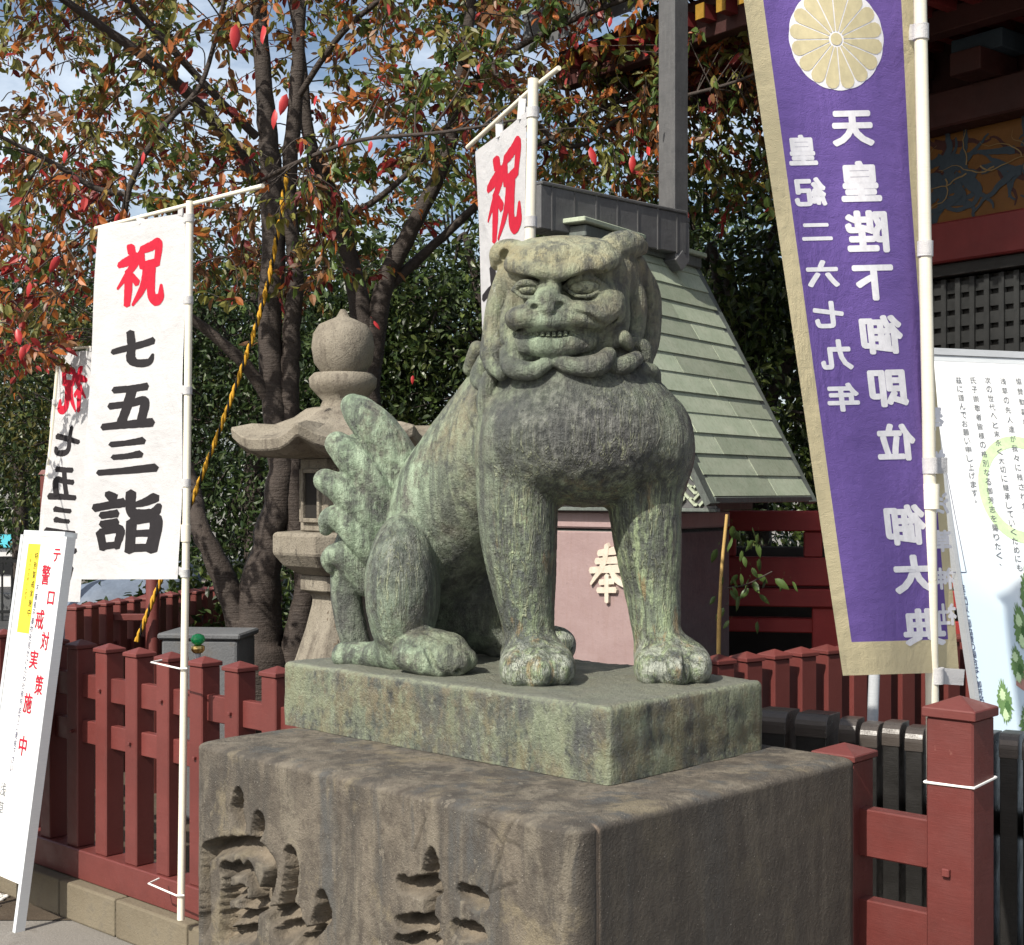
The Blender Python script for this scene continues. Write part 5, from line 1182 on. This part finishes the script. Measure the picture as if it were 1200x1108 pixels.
# ---------------------------------------------------------------- small things on the left
rp = empty('round_red_post', Q(179, 0, 7.4)-Vector((0, 0, Q(179, 0, 7.4).z))); tag(rp, 'thick round dark red post behind the white banner, with a rope tied to it', 'post')
MB().lathe([(.036, 0), (.036, 1.5), (.03, 1.52)], 18).build('shaft', M_REDD, rp); MB().lathe([(.055, 1.52), (.055, 1.55), (.01, 1.60)], 18).build('cap', M_REDD, rp)
MB().box((-.17, .0, .93), (.30, .03, .035)).build('handrail', M_REDD, rp, .003); MB().box((-.32, 0, .47), (.035, .035, .90)).build('handrail_post', M_REDD, rp, .003)
gbk = empty('stone_trough', (Q(245, 0, 6.9).x, 6.9, 0), R(-6)); tag(gbk, 'low grey stone block beneath the cherry tree', 'stone block')
MB().box((0, 0, .44), (.38, .3, .88)).build('block', M_GREYST, gbk, .015, 2); MB().box((0, 0, .895), (.41, .33, .03)).build('coping', M_GREYST, gbk, .008)
tap = empty('garden_tap', (Q(232, 0, 5.3).x, 5.3, 0)); tag(tap, 'brass standpipe tap with a green knob behind the picket fence', 'tap')
zt = Q(0, 756, 5.3).z; M_BRASS = NT('brass', .3, 1).base((.6, .42, .16)).m; M_GKNOB = NT('green_plastic', .25).base((.01, .35, .10)).m
MB().lathe([(.012, 0), (.012, zt-.03)], 12).build('standpipe', M_GALV, tap); MB().lathe([(.018, zt-.03), (.026, zt-.02), (.026, zt-.005), (.014, zt)], 12).build('tap_body', M_BRASS, tap)
MB().lathe([(.012, zt+.001), (.024, zt+.01), (.028, zt+.022), (.022, zt+.036), (.008, zt+.042)], 9).build('knob', M_GKNOB, tap)
# striped rope from the tree to the post
rp0, rp1, rp2 = Q(338, 195, 7.3), Q(270, 470, 7.3), Q(160, 752, 7.33); ax = catmull([rp0, Q(312, 340, 7.3), rp1, Q(212, 620, 7.3), rp2], 40)
ro = empty('striped_rope', rp2); tag(ro, 'yellow and black twisted rope stretched from the cherry trunk to the round red post', 'rope'); inv = Matrix.Translation(rp2).inverted()
for ph, mt, nm in ((0, flat('yellow_rope_fibre', (.50, .27, .025)), 'yellow_strand'), (math.pi*2/3, bpy.data.materials['yellow_rope_fibre'], 'yellow_strand'), (math.pi*4/3, flat('black_rope_fibre', (.02, .018, .016)), 'black_strand')):
    pts = []
    for i, p in enumerate(ax):
        a = i*.85+ph; pts.append(Vector(p)+Vector((math.cos(a)*.0075, math.sin(a)*.0075, 0)))
    o = MB().tube(pts, .0075 if 'yellow' in nm else .0055, 6).build(nm, mt, ro); o.data.transform(inv)
# iron fence, kiosk and parked motorbike far left
fi = empty('iron_fence', (-7.2, 17, 0), R(3)); tag(fi, 'black iron railing along the far side of the road', 'fence')
M_IRON = flat('black_iron', (.015, .016, .017), .5)
for i in range(45): o = MB().box((i*.115-2.0, 0, .40), (.02, .02, .78)).build('bar', M_IRON, fi) if i == 0 else link('bar', o.data, M_IRON, fi); o.location = (i*.115, 0, 0) if i else (0, 0, 0)
for z in (.12, .74): MB().box((.6, 0, z), (5.6, .03, .04)).build('rail', M_IRON, fi)
wl = MB().box((0, 0, .13), (30, .3, .26)).build('kerb_wall', M_GREYST); wl.location = (-8, 18.2, 0); tag(wl, 'low grey stone wall behind the far road', 'wall')
ks = empty('teal_roofed_kiosk', (-8.45, 23.4, 0), R(8)); tag(ks, 'small far kiosk with a teal roof beyond the road', 'kiosk')
MB().box((0, 0, .32), (.5, .5, .64)).build('wall', M_WHITEP, ks); MB().box((0, 0, .76), (.62, .62, .20), taper=.6).build('roof', flat('teal_roof', (.05, .35, .42), .4), ks); MB().box((0, -.26, .36), (.3, .03, .3)).build('window', M_IRON, ks)
cv = empty('covered_motorbike', (-2.75, 9.6, 0), R(20)); tag(cv, 'parked motorbike under a blue grey cover behind the old red fence', 'motorbike')
Sx = Sculpt((-.7, -.35, 0), (.7, .35, 1.25), .03); Sx.chain([(-.5, 0, .45), (-.1, 0, .72), (.2, 0, .78), (.45, 0, .95)], [.22, .25, .24, .16], .06); Sx.ell((.5, 0, .45), (.2, .14, .42), .08); Sx.ell((-.5, 0, .4), (.2, .16, .38), .08); Sx.lumps(.012, 16); Sx.floor(.03)
Pc, Fc = Sx.extract(); link('cover', np_mesh('cover', Pc, Fc), flat('blue_grey_tarpaulin', (.13, .16, .21), .5), cv)
for x in (-.5, .5): m = MB().tube([(x+.26*math.cos(a), 0, .27+.26*math.sin(a)) for a in [2*math.pi*k/20 for k in range(21)]], .045, 8, False); m.build('tyre', M_IRON, cv)
rpp = empty('thin_red_post', (Q(53, 0, 9.2).x, 9.2, 0)); tag(rpp, 'thin dark red post standing beside the reversed white banner', 'post')
MB().box((0, 0, .85), (.05, .05, 1.7)).build('shaft', M_REDD, rpp, .004); MB().box((0, 0, 1.72), (.07, .07, .03), taper=.5).build('cap', M_REDD, rpp)
# ---------------------------------------------------------------- foliage
def leaf_cloud(name, C_, D_, size, cols, mat, parent=None, fold=.25, curl_=.15):
    """C_ centres, D_ stalk directions, size lengths; each leaf two folded halves"""
    n = len(C_); up = RNG.normal(size=(n, 3)); up[:, 2] += .9
    D_ = D_/np.linalg.norm(D_, axis=1)[:, None]; sdv = np.cross(D_, up); sdv /= np.linalg.norm(sdv, axis=1)[:, None]+1e-9; nr = np.cross(sdv, D_)
    L = size[:, None]; w = L*RNG.uniform(.40, .56, (n, 1)); f = fold*w
    def at_(t, sx, up_): return C_+D_*L*t+sdv*w*sx+nr*(up_*f-L*curl_*t*t)
    V = np.stack([C_, at_(.28, .42, .8), at_(.62, .42, .8), at_(1, 0, 0), at_(.62, -.42, .8), at_(.28, -.42, .8), at_(.45, 0, 0)], 1).reshape(-1, 3); b = (np.arange(n)*7)[:, None]
    F = np.concatenate([b+np.array([[0, 6, 1]]), b+np.array([[1, 6, 2]]), b+np.array([[2, 6, 3]]), b+np.array([[0, 5, 6]]), b+np.array([[5, 4, 6]]), b+np.array([[4, 3, 6]])])
    o = link(name, np_mesh(name, V, F, False, {'col': np.repeat(cols, 7, 0)}), mat, parent); return o
def limb_mesh(m, pts, n=9):
    q = catmull([list(p[0])+[p[1]] for p in pts], 6); rr = random.Random(len(pts)*13+int(abs(pts[0][1])*1e4))
    m.tube([Vector(x[:3])+Vector((rr.gauss(0, 1), rr.gauss(0, 1), 0))*x[3]*.06 for x in q], [max(.003, x[3]*(1+rr.uniform(-.05, .05))) for x in q], n)
    return np.array([x[:3] for x in q])
CH = empty('cherry_tree', (Q(312, 0, 7.6).x, 7.6, 0)); tag(CH, 'many stemmed cherry tree with red, orange and olive autumn leaves', 'tree'); inv = Matrix.Translation(CH.location).inverted()
def lim(lst, d0=7.6):
    return [(Q(p[0], p[1], p[3]+.6 if len(p) > 3 else d0), p[2]*.78/2/FPX*(p[3]+.6 if len(p) > 3 else d0)) for p in lst]
LIMBS = [
 [(318, 955, 120), (312, 860, 95), (306, 790, 88), (302, 735, 74), (314, 640, 50), (330, 565, 42), (322, 480, 38), (316, 380, 36), (321, 280, 36), (317, 190, 32), (308, 90, 26), (302, -40, 20), (296, -160, 14)],
 [(330, 900, 70), (345, 770, 48), (357, 690, 34), (346, 600, 30), (340, 480, 30), (341, 400, 28), (346, 320, 24), (338, 215, 24), (348, 100, 22), (352, 0, 18), (362, -140, 12)],
 [(300, 800, 50), (268, 690, 40), (235, 620, 30), (222, 560, 24, 7.2), (190, 470, 16, 7.3), (150, 400, 10, 7.4)],
 [(320, 250, 26), (290, 195, 22), (235, 125, 19, 6.7), (180, 75, 16, 6.5), (110, 25, 13, 6.3), (40, -25, 10, 6.1)],
 [(300, 160, 14), (250, 110, 12, 6.8), (190, 45, 12, 6.6), (130, -20, 10, 6.4)],
 [(318, 470, 22), (280, 420, 18, 6.9), (220, 370, 14, 6.8), (160, 330, 9, 6.6)],
 [(145, 250, 10, 6.2), (155, 210, 10, 6.2), (190, 150, 9, 6.2), (235, 100, 8, 6.2), (258, 20, 6, 6.2), (270, -40, 5, 6.2)],
 [(0, 160, 6, 6.0), (60, 190, 8, 6.1), (110, 220, 9, 6.2), (148, 228, 8, 6.2)],
 [(410, 950, 60, 7.4), (425, 700, 46, 7.4), (432, 480, 40, 7.4), (425, 380, 36, 7.4), (405, 280, 26, 7.4), (383, 215, 24, 7.3), (362, 160, 20, 7.2), (352, 60, 14, 7.2), (330, -60, 10, 7.1)],
 [(432, 440, 36, 7.4), (450, 335, 30, 7.4), (488, 258, 24, 7.4), (522, 185, 22, 7.4), (540, 100, 20, 7.4), (552, 0, 16, 7.4), (560, -120, 12, 7.4)],
 [(450, 340, 20, 7.4), (500, 295, 15, 7.5), (560, 240, 12, 7.5), (640, 165, 8, 7.5), (720, 120, 6, 7.4)],
 [(395, 255, 12, 7.3), (440, 235, 10, 7.0), (505, 175, 8, 6.8), (560, 95, 6, 6.7)],
 [(540, 110, 12, 7.4), (600, 60, 10, 7.2), (680, 20, 8, 7.0), (760, -10, 6, 6.8)],
 [(300, 215, 6, 6.4), (350, 190, 7, 6.0), (420, 165, 6, 5.7), (520, 155, 5, 5.5), (610, 140, 4, 5.4)],
 [(345, 120, 10, 7.0), (400, 40, 9, 6.8), (470, -20, 8, 6.6)],
 [(560, 60, 10, 7.3), (660, 170, 8, 7.0), (740, 130, 6, 6.8), (850, 100, 5, 6.6), (900, 80, 4, 6.5)]]
tm = MB(); LP = []
for l in LIMBS: LP.append(limb_mesh(tm, lim(l), 10))
tr = tm.build('trunk', M_BARK, CH); tr.data.transform(inv)
# twigs and leaves: fill the crown's real volume
LPA = np.concatenate(LP); LPA = LPA[LPA[:, 2] > 2.3]; tw = MB(); LC, LDR, LS, LCOL = [], [], [], []
PAL = {'red': (.32, .034, .03), 'dred': (.14, .02, .018), 'orange': (.38, .12, .028), 'olive': (.17, .165, .04), 'green': (.09, .14, .034), 'brown': (.19, .092, .04), 'yel': (.28, .19, .045)}
def leaf_col(px, py):
    if px < 130 and py > 200: w = (2.2, 1.5, 2.6, 1.6, 1.2, 2, .4)
    elif px < 420: w = (.7, .9, 2.2, 4.4, 2.8, 3.4, .5)
    elif px < 600: w = (.5, .7, 1.4, 4.0, 3.8, 2.4, .5)
    else: w = (.8, .9, 2.6, 4.4, 3.4, 2.8, .9)
    return w
names = list(PAL); RT = random.Random(21)
NT_ = 1340
for i in range(NT_):
    for _ in range(30):
        px = RT.uniform(-60, 960) if RT.random() < .55 else (RT.uniform(540, 930) if RT.random() < .45 else RT.uniform(-60, 560)); d = RT.uniform(6.3, 9.8) if px < 640 else RT.uniform(7.15, 8.9); py = RT.uniform(-170, 430)
        lim_y = np.interp(px, [-60, 60, 110, 240, 320, 420, 520, 640, 700, 800, 900, 960], [470, 440, 260, 330, 400, 330, 250, 235, 225, 230, 240, 240])
        if py > lim_y: continue
        if 205 < px < 395 and 60 < py < 165 and RT.random() < .72: continue
        if 420 < px < 560 and 210 < py < 330 and RT.random() < .6: continue
        if px < 560 and RT.random() < .10: continue
        if 285 < px < 365 and d < 7.7 and RT.random() < .65: continue
        break
    else: continue
    p = np.array(Q(px, py, d)); dist = np.linalg.norm(LPA-p, axis=1); j = int(np.argmin(dist)); a = LPA[j]
    if dist[j] > .75: a = p+np.array([RT.gauss(0, .2), RT.gauss(0, .2), RT.uniform(-.1, .22)])
    mid = (a+p)/2+np.array([RT.gauss(0, .06), RT.gauss(0, .06), RT.uniform(.0, .16)])
    end = p+np.array([RT.gauss(0, .16), RT.gauss(0, .16), RT.uniform(-.22, .10)]); L = max(.2, np.linalg.norm(p-a))
    q = catmull([a, mid, p, end], 6); tw.tube([Vector(x) for x in q], [max(.0022, .0018+.0055*min(.8, L)*(1-k/len(q))) for k in range(len(q))], 5, False)
    w = leaf_col(px, py); domin = RT.choices(names, w)[0]
    for k in range(len(q)//3, len(q)):
        for rep in range(2):
            if RT.random() < .12: continue
            c = q[k]+np.array([RT.gauss(0, .014), RT.gauss(0, .014), RT.gauss(0, .012)]); LC.append(c)
            tg_ = q[min(k+1, len(q)-1)]-q[max(k-1, 0)]; tg_ = tg_/(np.linalg.norm(tg_)+1e-6); sv_ = np.cross(tg_, [0, 0, 1.0])*(1 if (k+rep) % 2 else -1)
            LDR.append(tg_*.55+sv_*.8+np.array([RT.gauss(0, .35), RT.gauss(0, .35), RT.gauss(-.55, .35)])); LS.append(RT.uniform(.044, .082))
            cn = domin if RT.random() < .55 else RT.choices(names, w)[0]; v = RT.uniform(.65, 1.25); LCOL.append([x*v for x in PAL[cn]])
o = tw.build('twigs', M_BARK, CH); o['kind'] = 'stuff'; o.data.transform(inv)
lo_ = leaf_cloud('crown', np.array(LC)-np.array(CH.location), np.array(LDR), np.array(LS), np.array(LCOL), M_LEAF, CH); lo_['kind'] = 'stuff'
# large crimson leaves hanging on the front twigs, one by one
def leaf_one():
    V = [(0, 0, 0), (.17, .10, -.18), (.23, .15, -.45), (.15, .18, -.75), (.02, .24, -1.0), (-.14, .16, -.75), (-.22, .12, -.45), (-.18, .09, -.18), (0, 0, -.25), (0, .02, -.5), (0, .09, -.78), (.012, -.05, .45), (-.012, -.05, .45)]
    F = [(0, 1, 8), (1, 2, 9, 8), (2, 3, 10, 9), (3, 4, 10), (0, 8, 7), (7, 8, 9, 6), (6, 9, 10, 5), (5, 10, 4), (0, 11, 12)]; return mesh('leaf', V, F, True)
lm = leaf_one(); lm.materials.append(M_REDLEAF)
for px, py, d, h, rz, rx in ((277, 28, 5.3, 42, .3, .1), (308, 30, 5.2, 36, -.5, -.35), (336, 110, 5.4, 34, .2, .3), (322, 128, 5.45, 30, -.4, .1), (355, 165, 5.5, 26, .6, .2), (403, 160, 5.6, 18, .1, .5), (435, 165, 5.5, 18, -.3, .3), (77, 176, 5.7, 20, -.2, .2), (370, 112, 5.4, 24, -.6, -.5), (300, 180, 5.6, 18, .9, .9), (140, 250, 5.2, 18, .3, .4), (168, 178, 5.6, 20, -.4, .2), (692, 172, 6.9, 30, .2, -.2), (742, 182, 6.9, 27, .1, .1), (758, 172, 6.9, 22, -.5, -.6), (716, 20, 6.2, 16, 0, .2), (484, 440, 5.9, 14, .2, .1), (438, 376, 5.9, 16, .5, -.5), (70, 300, 5.4, 30, .4, .5), (35, 330, 5.6, 24, -.3, .3), (20, 385, 5.6, 26, .1, -.2), (28, 405, 5.6, 24, .2, .2)):
    o = link('leaf', lm, None, CH); o.location = Q(px, py, d)-CH.location; s = h*.78/FPX*d; o.scale = (s*.95, s, s); o.rotation_euler = (rx*.5-.3, rx, rz*1.6)
# ---------------------------------------------------------------- evergreen trees and shrubs behind
def evergreen(label, base, H, crown, n, size, cols, seed, trunk=.14, clump=.34, name='evergreen_tree', group=None, cat='tree', flat_top=0):
    """crown: list of (dx, dy, z, rx, ry, rz) lobes; leaves sit in clumps near the lobes' surfaces"""
    rr = np.random.default_rng(seed); e = empty(name, base); tag(e, label, cat, group); m = MB(); C_, Dr = [], []; rp_ = random.Random(seed)
    top = np.array([rp_.gauss(0, .15), rp_.gauss(0, .1), H*.75])
    m.tube(catmull([(0, 0, 0, ), (rp_.gauss(0, .08), 0, H*.3), tuple(top)], 6), [trunk*(1-.7*i/12) for i in range(13)], 9)
    vol = np.array([c[3]*c[4]*c[5] for c in crown])**.67; vol = vol/vol.sum(); tint = []
    for (dx, dy, z, rx, ry, rz_), f in zip(crown, vol):
        c0 = np.array([dx, dy, z]); m.tube(catmull([tuple(top*.55), tuple((top*.4+c0*.6)+np.array([0, 0, .1])), tuple(c0)], 5), [trunk*.4*(1-.8*i/10) for i in range(11)], 6)
        k = max(4, int(n*f/26)); dirs = rr.normal(size=(k, 3)); dirs /= np.linalg.norm(dirs, axis=1)[:, None]; rad = rr.uniform(.35, 1.05, (k, 1))**.45
        cc = c0+dirs*rad*np.array([rx, ry, rz_])
        for q in cc: 
            if rr.random() < .25: m.tube([Vector(c0*.5+q*.5), Vector(q)], [.012, .004], 4, False)
        pts = np.repeat(cc, 26, 0)+rr.normal(size=(k*26, 3))*clump*np.array([.5, .5, .38]); out = np.repeat(dirs, 26, 0)*.6+rr.normal(size=(k*26, 3))*.7; out[:, 2] -= .25
        C_.append(pts); Dr.append(out); tint.append(np.repeat(rr.uniform(.7, 1.25, k), 26))
    C_ = np.concatenate(C_); Dr = np.concatenate(Dr); t = np.concatenate(tint); ok = C_[:, 2] > .12; C_, Dr, t = C_[ok], Dr[ok], t[ok]
    col = np.array(cols)[rr.integers(0, len(cols), len(C_))]*t[:, None]*rr.uniform(.75, 1.2, (len(C_), 1))
    m.build('trunk', M_BARK, e); o = leaf_cloud('crown', C_, Dr, rr.uniform(.7, 1.25, len(C_))*size, col, M_EVER, e); o['kind'] = 'stuff'; return e
GR1 = [(.036, .060, .014), (.055, .085, .019), (.085, .11, .028), (.022, .040, .011)]; GR2 = [(.018, .035, .010), (.030, .052, .014), (.048, .072, .021)]; GR3 = [(.045, .06, .015), (.075, .088, .021), (.11, .10, .024), (.028, .048, .014)]
evergreen('dense glossy green tree between the tiled tank roof and the temple', (Q(880, 0, 9.6).x, 9.6, 0), 4.2, [(0, 0, 2.2, .9, .8, .9), (-.3, .1, 3.1, .7, .7, .7), (.35, 0, 3.3, .7, .7, .7), (.1, 0, 1.2, .9, .8, .8), (-.55, -.1, 1.7, .5, .5, .6), (.9, .2, 2.4, .7, .7, .9)], 17000, .075, GR1, 5, name='camphor_tree')
for i, (px, d, H, lobes, n, cols, lab) in enumerate((
    (610, 12.5, 5.2, [(0, 0, 2.6, 1.3, 1.0, 1.4), (.7, 0, 3.8, 1.0, .9, .8), (-.6, 0, 3.6, 1.0, .9, .9), (1.0, 0, 2.0, 1.0, .9, 1.0)], 17000, GR1, 'broad evergreen tree standing behind the tank roof'),
    (470, 13.0, 4.4, [(0, 0, 2.0, 1.3, 1.0, 1.3), (.2, 0, 3.0, 1.1, .9, .8), (-.6, 0, 2.6, .9, .9, 1.0), (.7, .2, 1.2, 1.0, .8, .9)], 18000, GR2, 'dark evergreen tree beyond the stone lantern'),
    (300, 14.0, 5.0, [(0, 0, 2.2, 1.5, 1.1, 1.5), (.4, 0, 3.4, 1.3, .9, .8), (-.7, 0, 3.0, 1.1, .9, 1.1), (0, 0, 1.0, 1.6, 1.1, .9)], 17000, GR2, 'dark evergreen tree beyond the cherry trunk'),
    (120, 15.0, 4.6, [(0, 0, 2.3, 1.6, 1.1, 1.4), (.6, 0, 3.1, 1.1, .9, .9), (-.8, 0, 2.9, 1.1, .9, .9)], 11000, GR3, 'olive tinged tree behind the white banners'),
    (-20, 26.0, 7.5, [(0, 0, 3.4, 2.6, 1.6, 2.2), (1.0, 0, 5.0, 1.8, 1.4, 1.3), (-1.2, 0, 4.8, 1.8, 1.4, 1.4)], 9000, GR2, 'tall dark tree beyond the iron railing'),
    (180, 30.0, 8.0, [(0, 0, 3.0, 3.0, 1.6, 2.4), (1.5, 0, 4.6, 2.0, 1.4, 1.6), (-1.6, 0, 4.6, 2.0, 1.4, 1.4)], 9000, GR2, 'tall dark tree across the road behind the cherry trunk'),
    (420, 28.0, 8.0, [(0, 0, 3.0, 3.0, 1.6, 2.4), (1.5, 0, 4.8, 2.0, 1.4, 1.6), (-1.6, 0, 4.4, 2.0, 1.4, 1.4)], 9000, GR2, 'tall dark tree in the distance beyond the stone lantern'),
    (30, 17.5, 4.2, [(0, 0, 1.9, 1.5, 1.0, 1.1), (1.0, 0, 2.4, 1.3, .9, 1.0), (-1.2, 0, 2.5, 1.3, .9, 1.0)], 9000, GR2, 'low dark tree between the white banners and the far road'),
    (760, 20.0, 6.6, [(0, 0, 2.6, 2.6, 1.4, 2.3), (-1.2, 0, 4.2, 1.6, 1.2, 1.2), (1.2, 0, 4.4, 1.6, 1.2, 1.4)], 11000, GR1, 'distant evergreen tree far behind the downpipe'))):
    evergreen(lab, (Q(px, 0, d).x, d, 0), H, lobes, n, .08 if d < 18 else .16, cols, 40+i, .15 if d < 18 else .25, .34 if d < 18 else .6)
hd = evergreen('long dark hedge beyond the far road', (-4.0, 25.0, 0), 1.2, [(x, RNG.uniform(-.3, .3), 1.1+RNG.uniform(-.2, .5), 1.0, .7, 1.2) for x in np.arange(-9, 14, 1.25)], 17000, .17, GR2, 77, .1, .5, 'hedge', None, 'hedge')
for i, (px, d, h, lab) in enumerate(((255, 8.4, .95, 'low leafy shrub behind the grey stone block'), (215, 8.9, 1.1, 'leafy shrub beside the round red post'), (330, 8.8, 1.0, 'dark shrub behind the cherry trunk'), (500, 8.6, 1.3, 'dark shrub between lantern and tank'), (620, 9.0, 1.4, 'leafy shrub behind the tank'), (930, 8.6, 1.2, 'dark shrub behind the vermilion railing'))):
    evergreen(lab, (Q(px, 0, d).x, d, 0), h, [(0, 0, h*.6, .5, .4, h*.45), (.3, .1, h*.45, .4, .4, h*.4), (-.3, 0, h*.5, .4, .4, h*.4)], 2600, .075, GR1, 80+i, .03, .22, 'shrub', None, 'shrub')
# climbing plant at the corner of the tank
vn = empty('climbing_plant', (Q(842, 0, 5.55).x, 5.55, 0)); tag(vn, 'thin tan stalk with a few green leaves beside the dark tank side', 'plant')
stk = [Vector((0, 0, 0)), Vector((.0, 0, .9)), Q(845, 680, 5.55)-vn.location, Q(852, 603, 5.55)-vn.location]; MB().tube(catmull(stk, 8), [.009]*13+[.007]*12, 7).build('stem', flat('dry_tan_stem', (.42, .28, .10)), vn)
br_ = [Q(850, 690, 5.5)-vn.location, Q(875, 685, 5.45)-vn.location, Q(905, 670, 5.4)-vn.location]; MB().tube(catmull(br_, 5), .003, 5).build('side_shoot', M_BARK, vn)
gm = leaf_one(); gm.materials.append(M_GREENLEAF)
for i in range(34):
    a = RT.random(); px, py = (RT.uniform(838, 890), RT.uniform(612, 730)) if i > 8 else (848+i*10, 675+RT.uniform(-4, 10))
    o = link('leaf', gm, None, vn); o.location = Q(px, py, RT.uniform(5.38, 5.6))-vn.location; s = RT.uniform(.042, .068); o.scale = (s, s, s); o.rotation_euler = (RT.uniform(-.5, .5), RT.uniform(-.9, .9), RT.uniform(-1.5, 1.5))
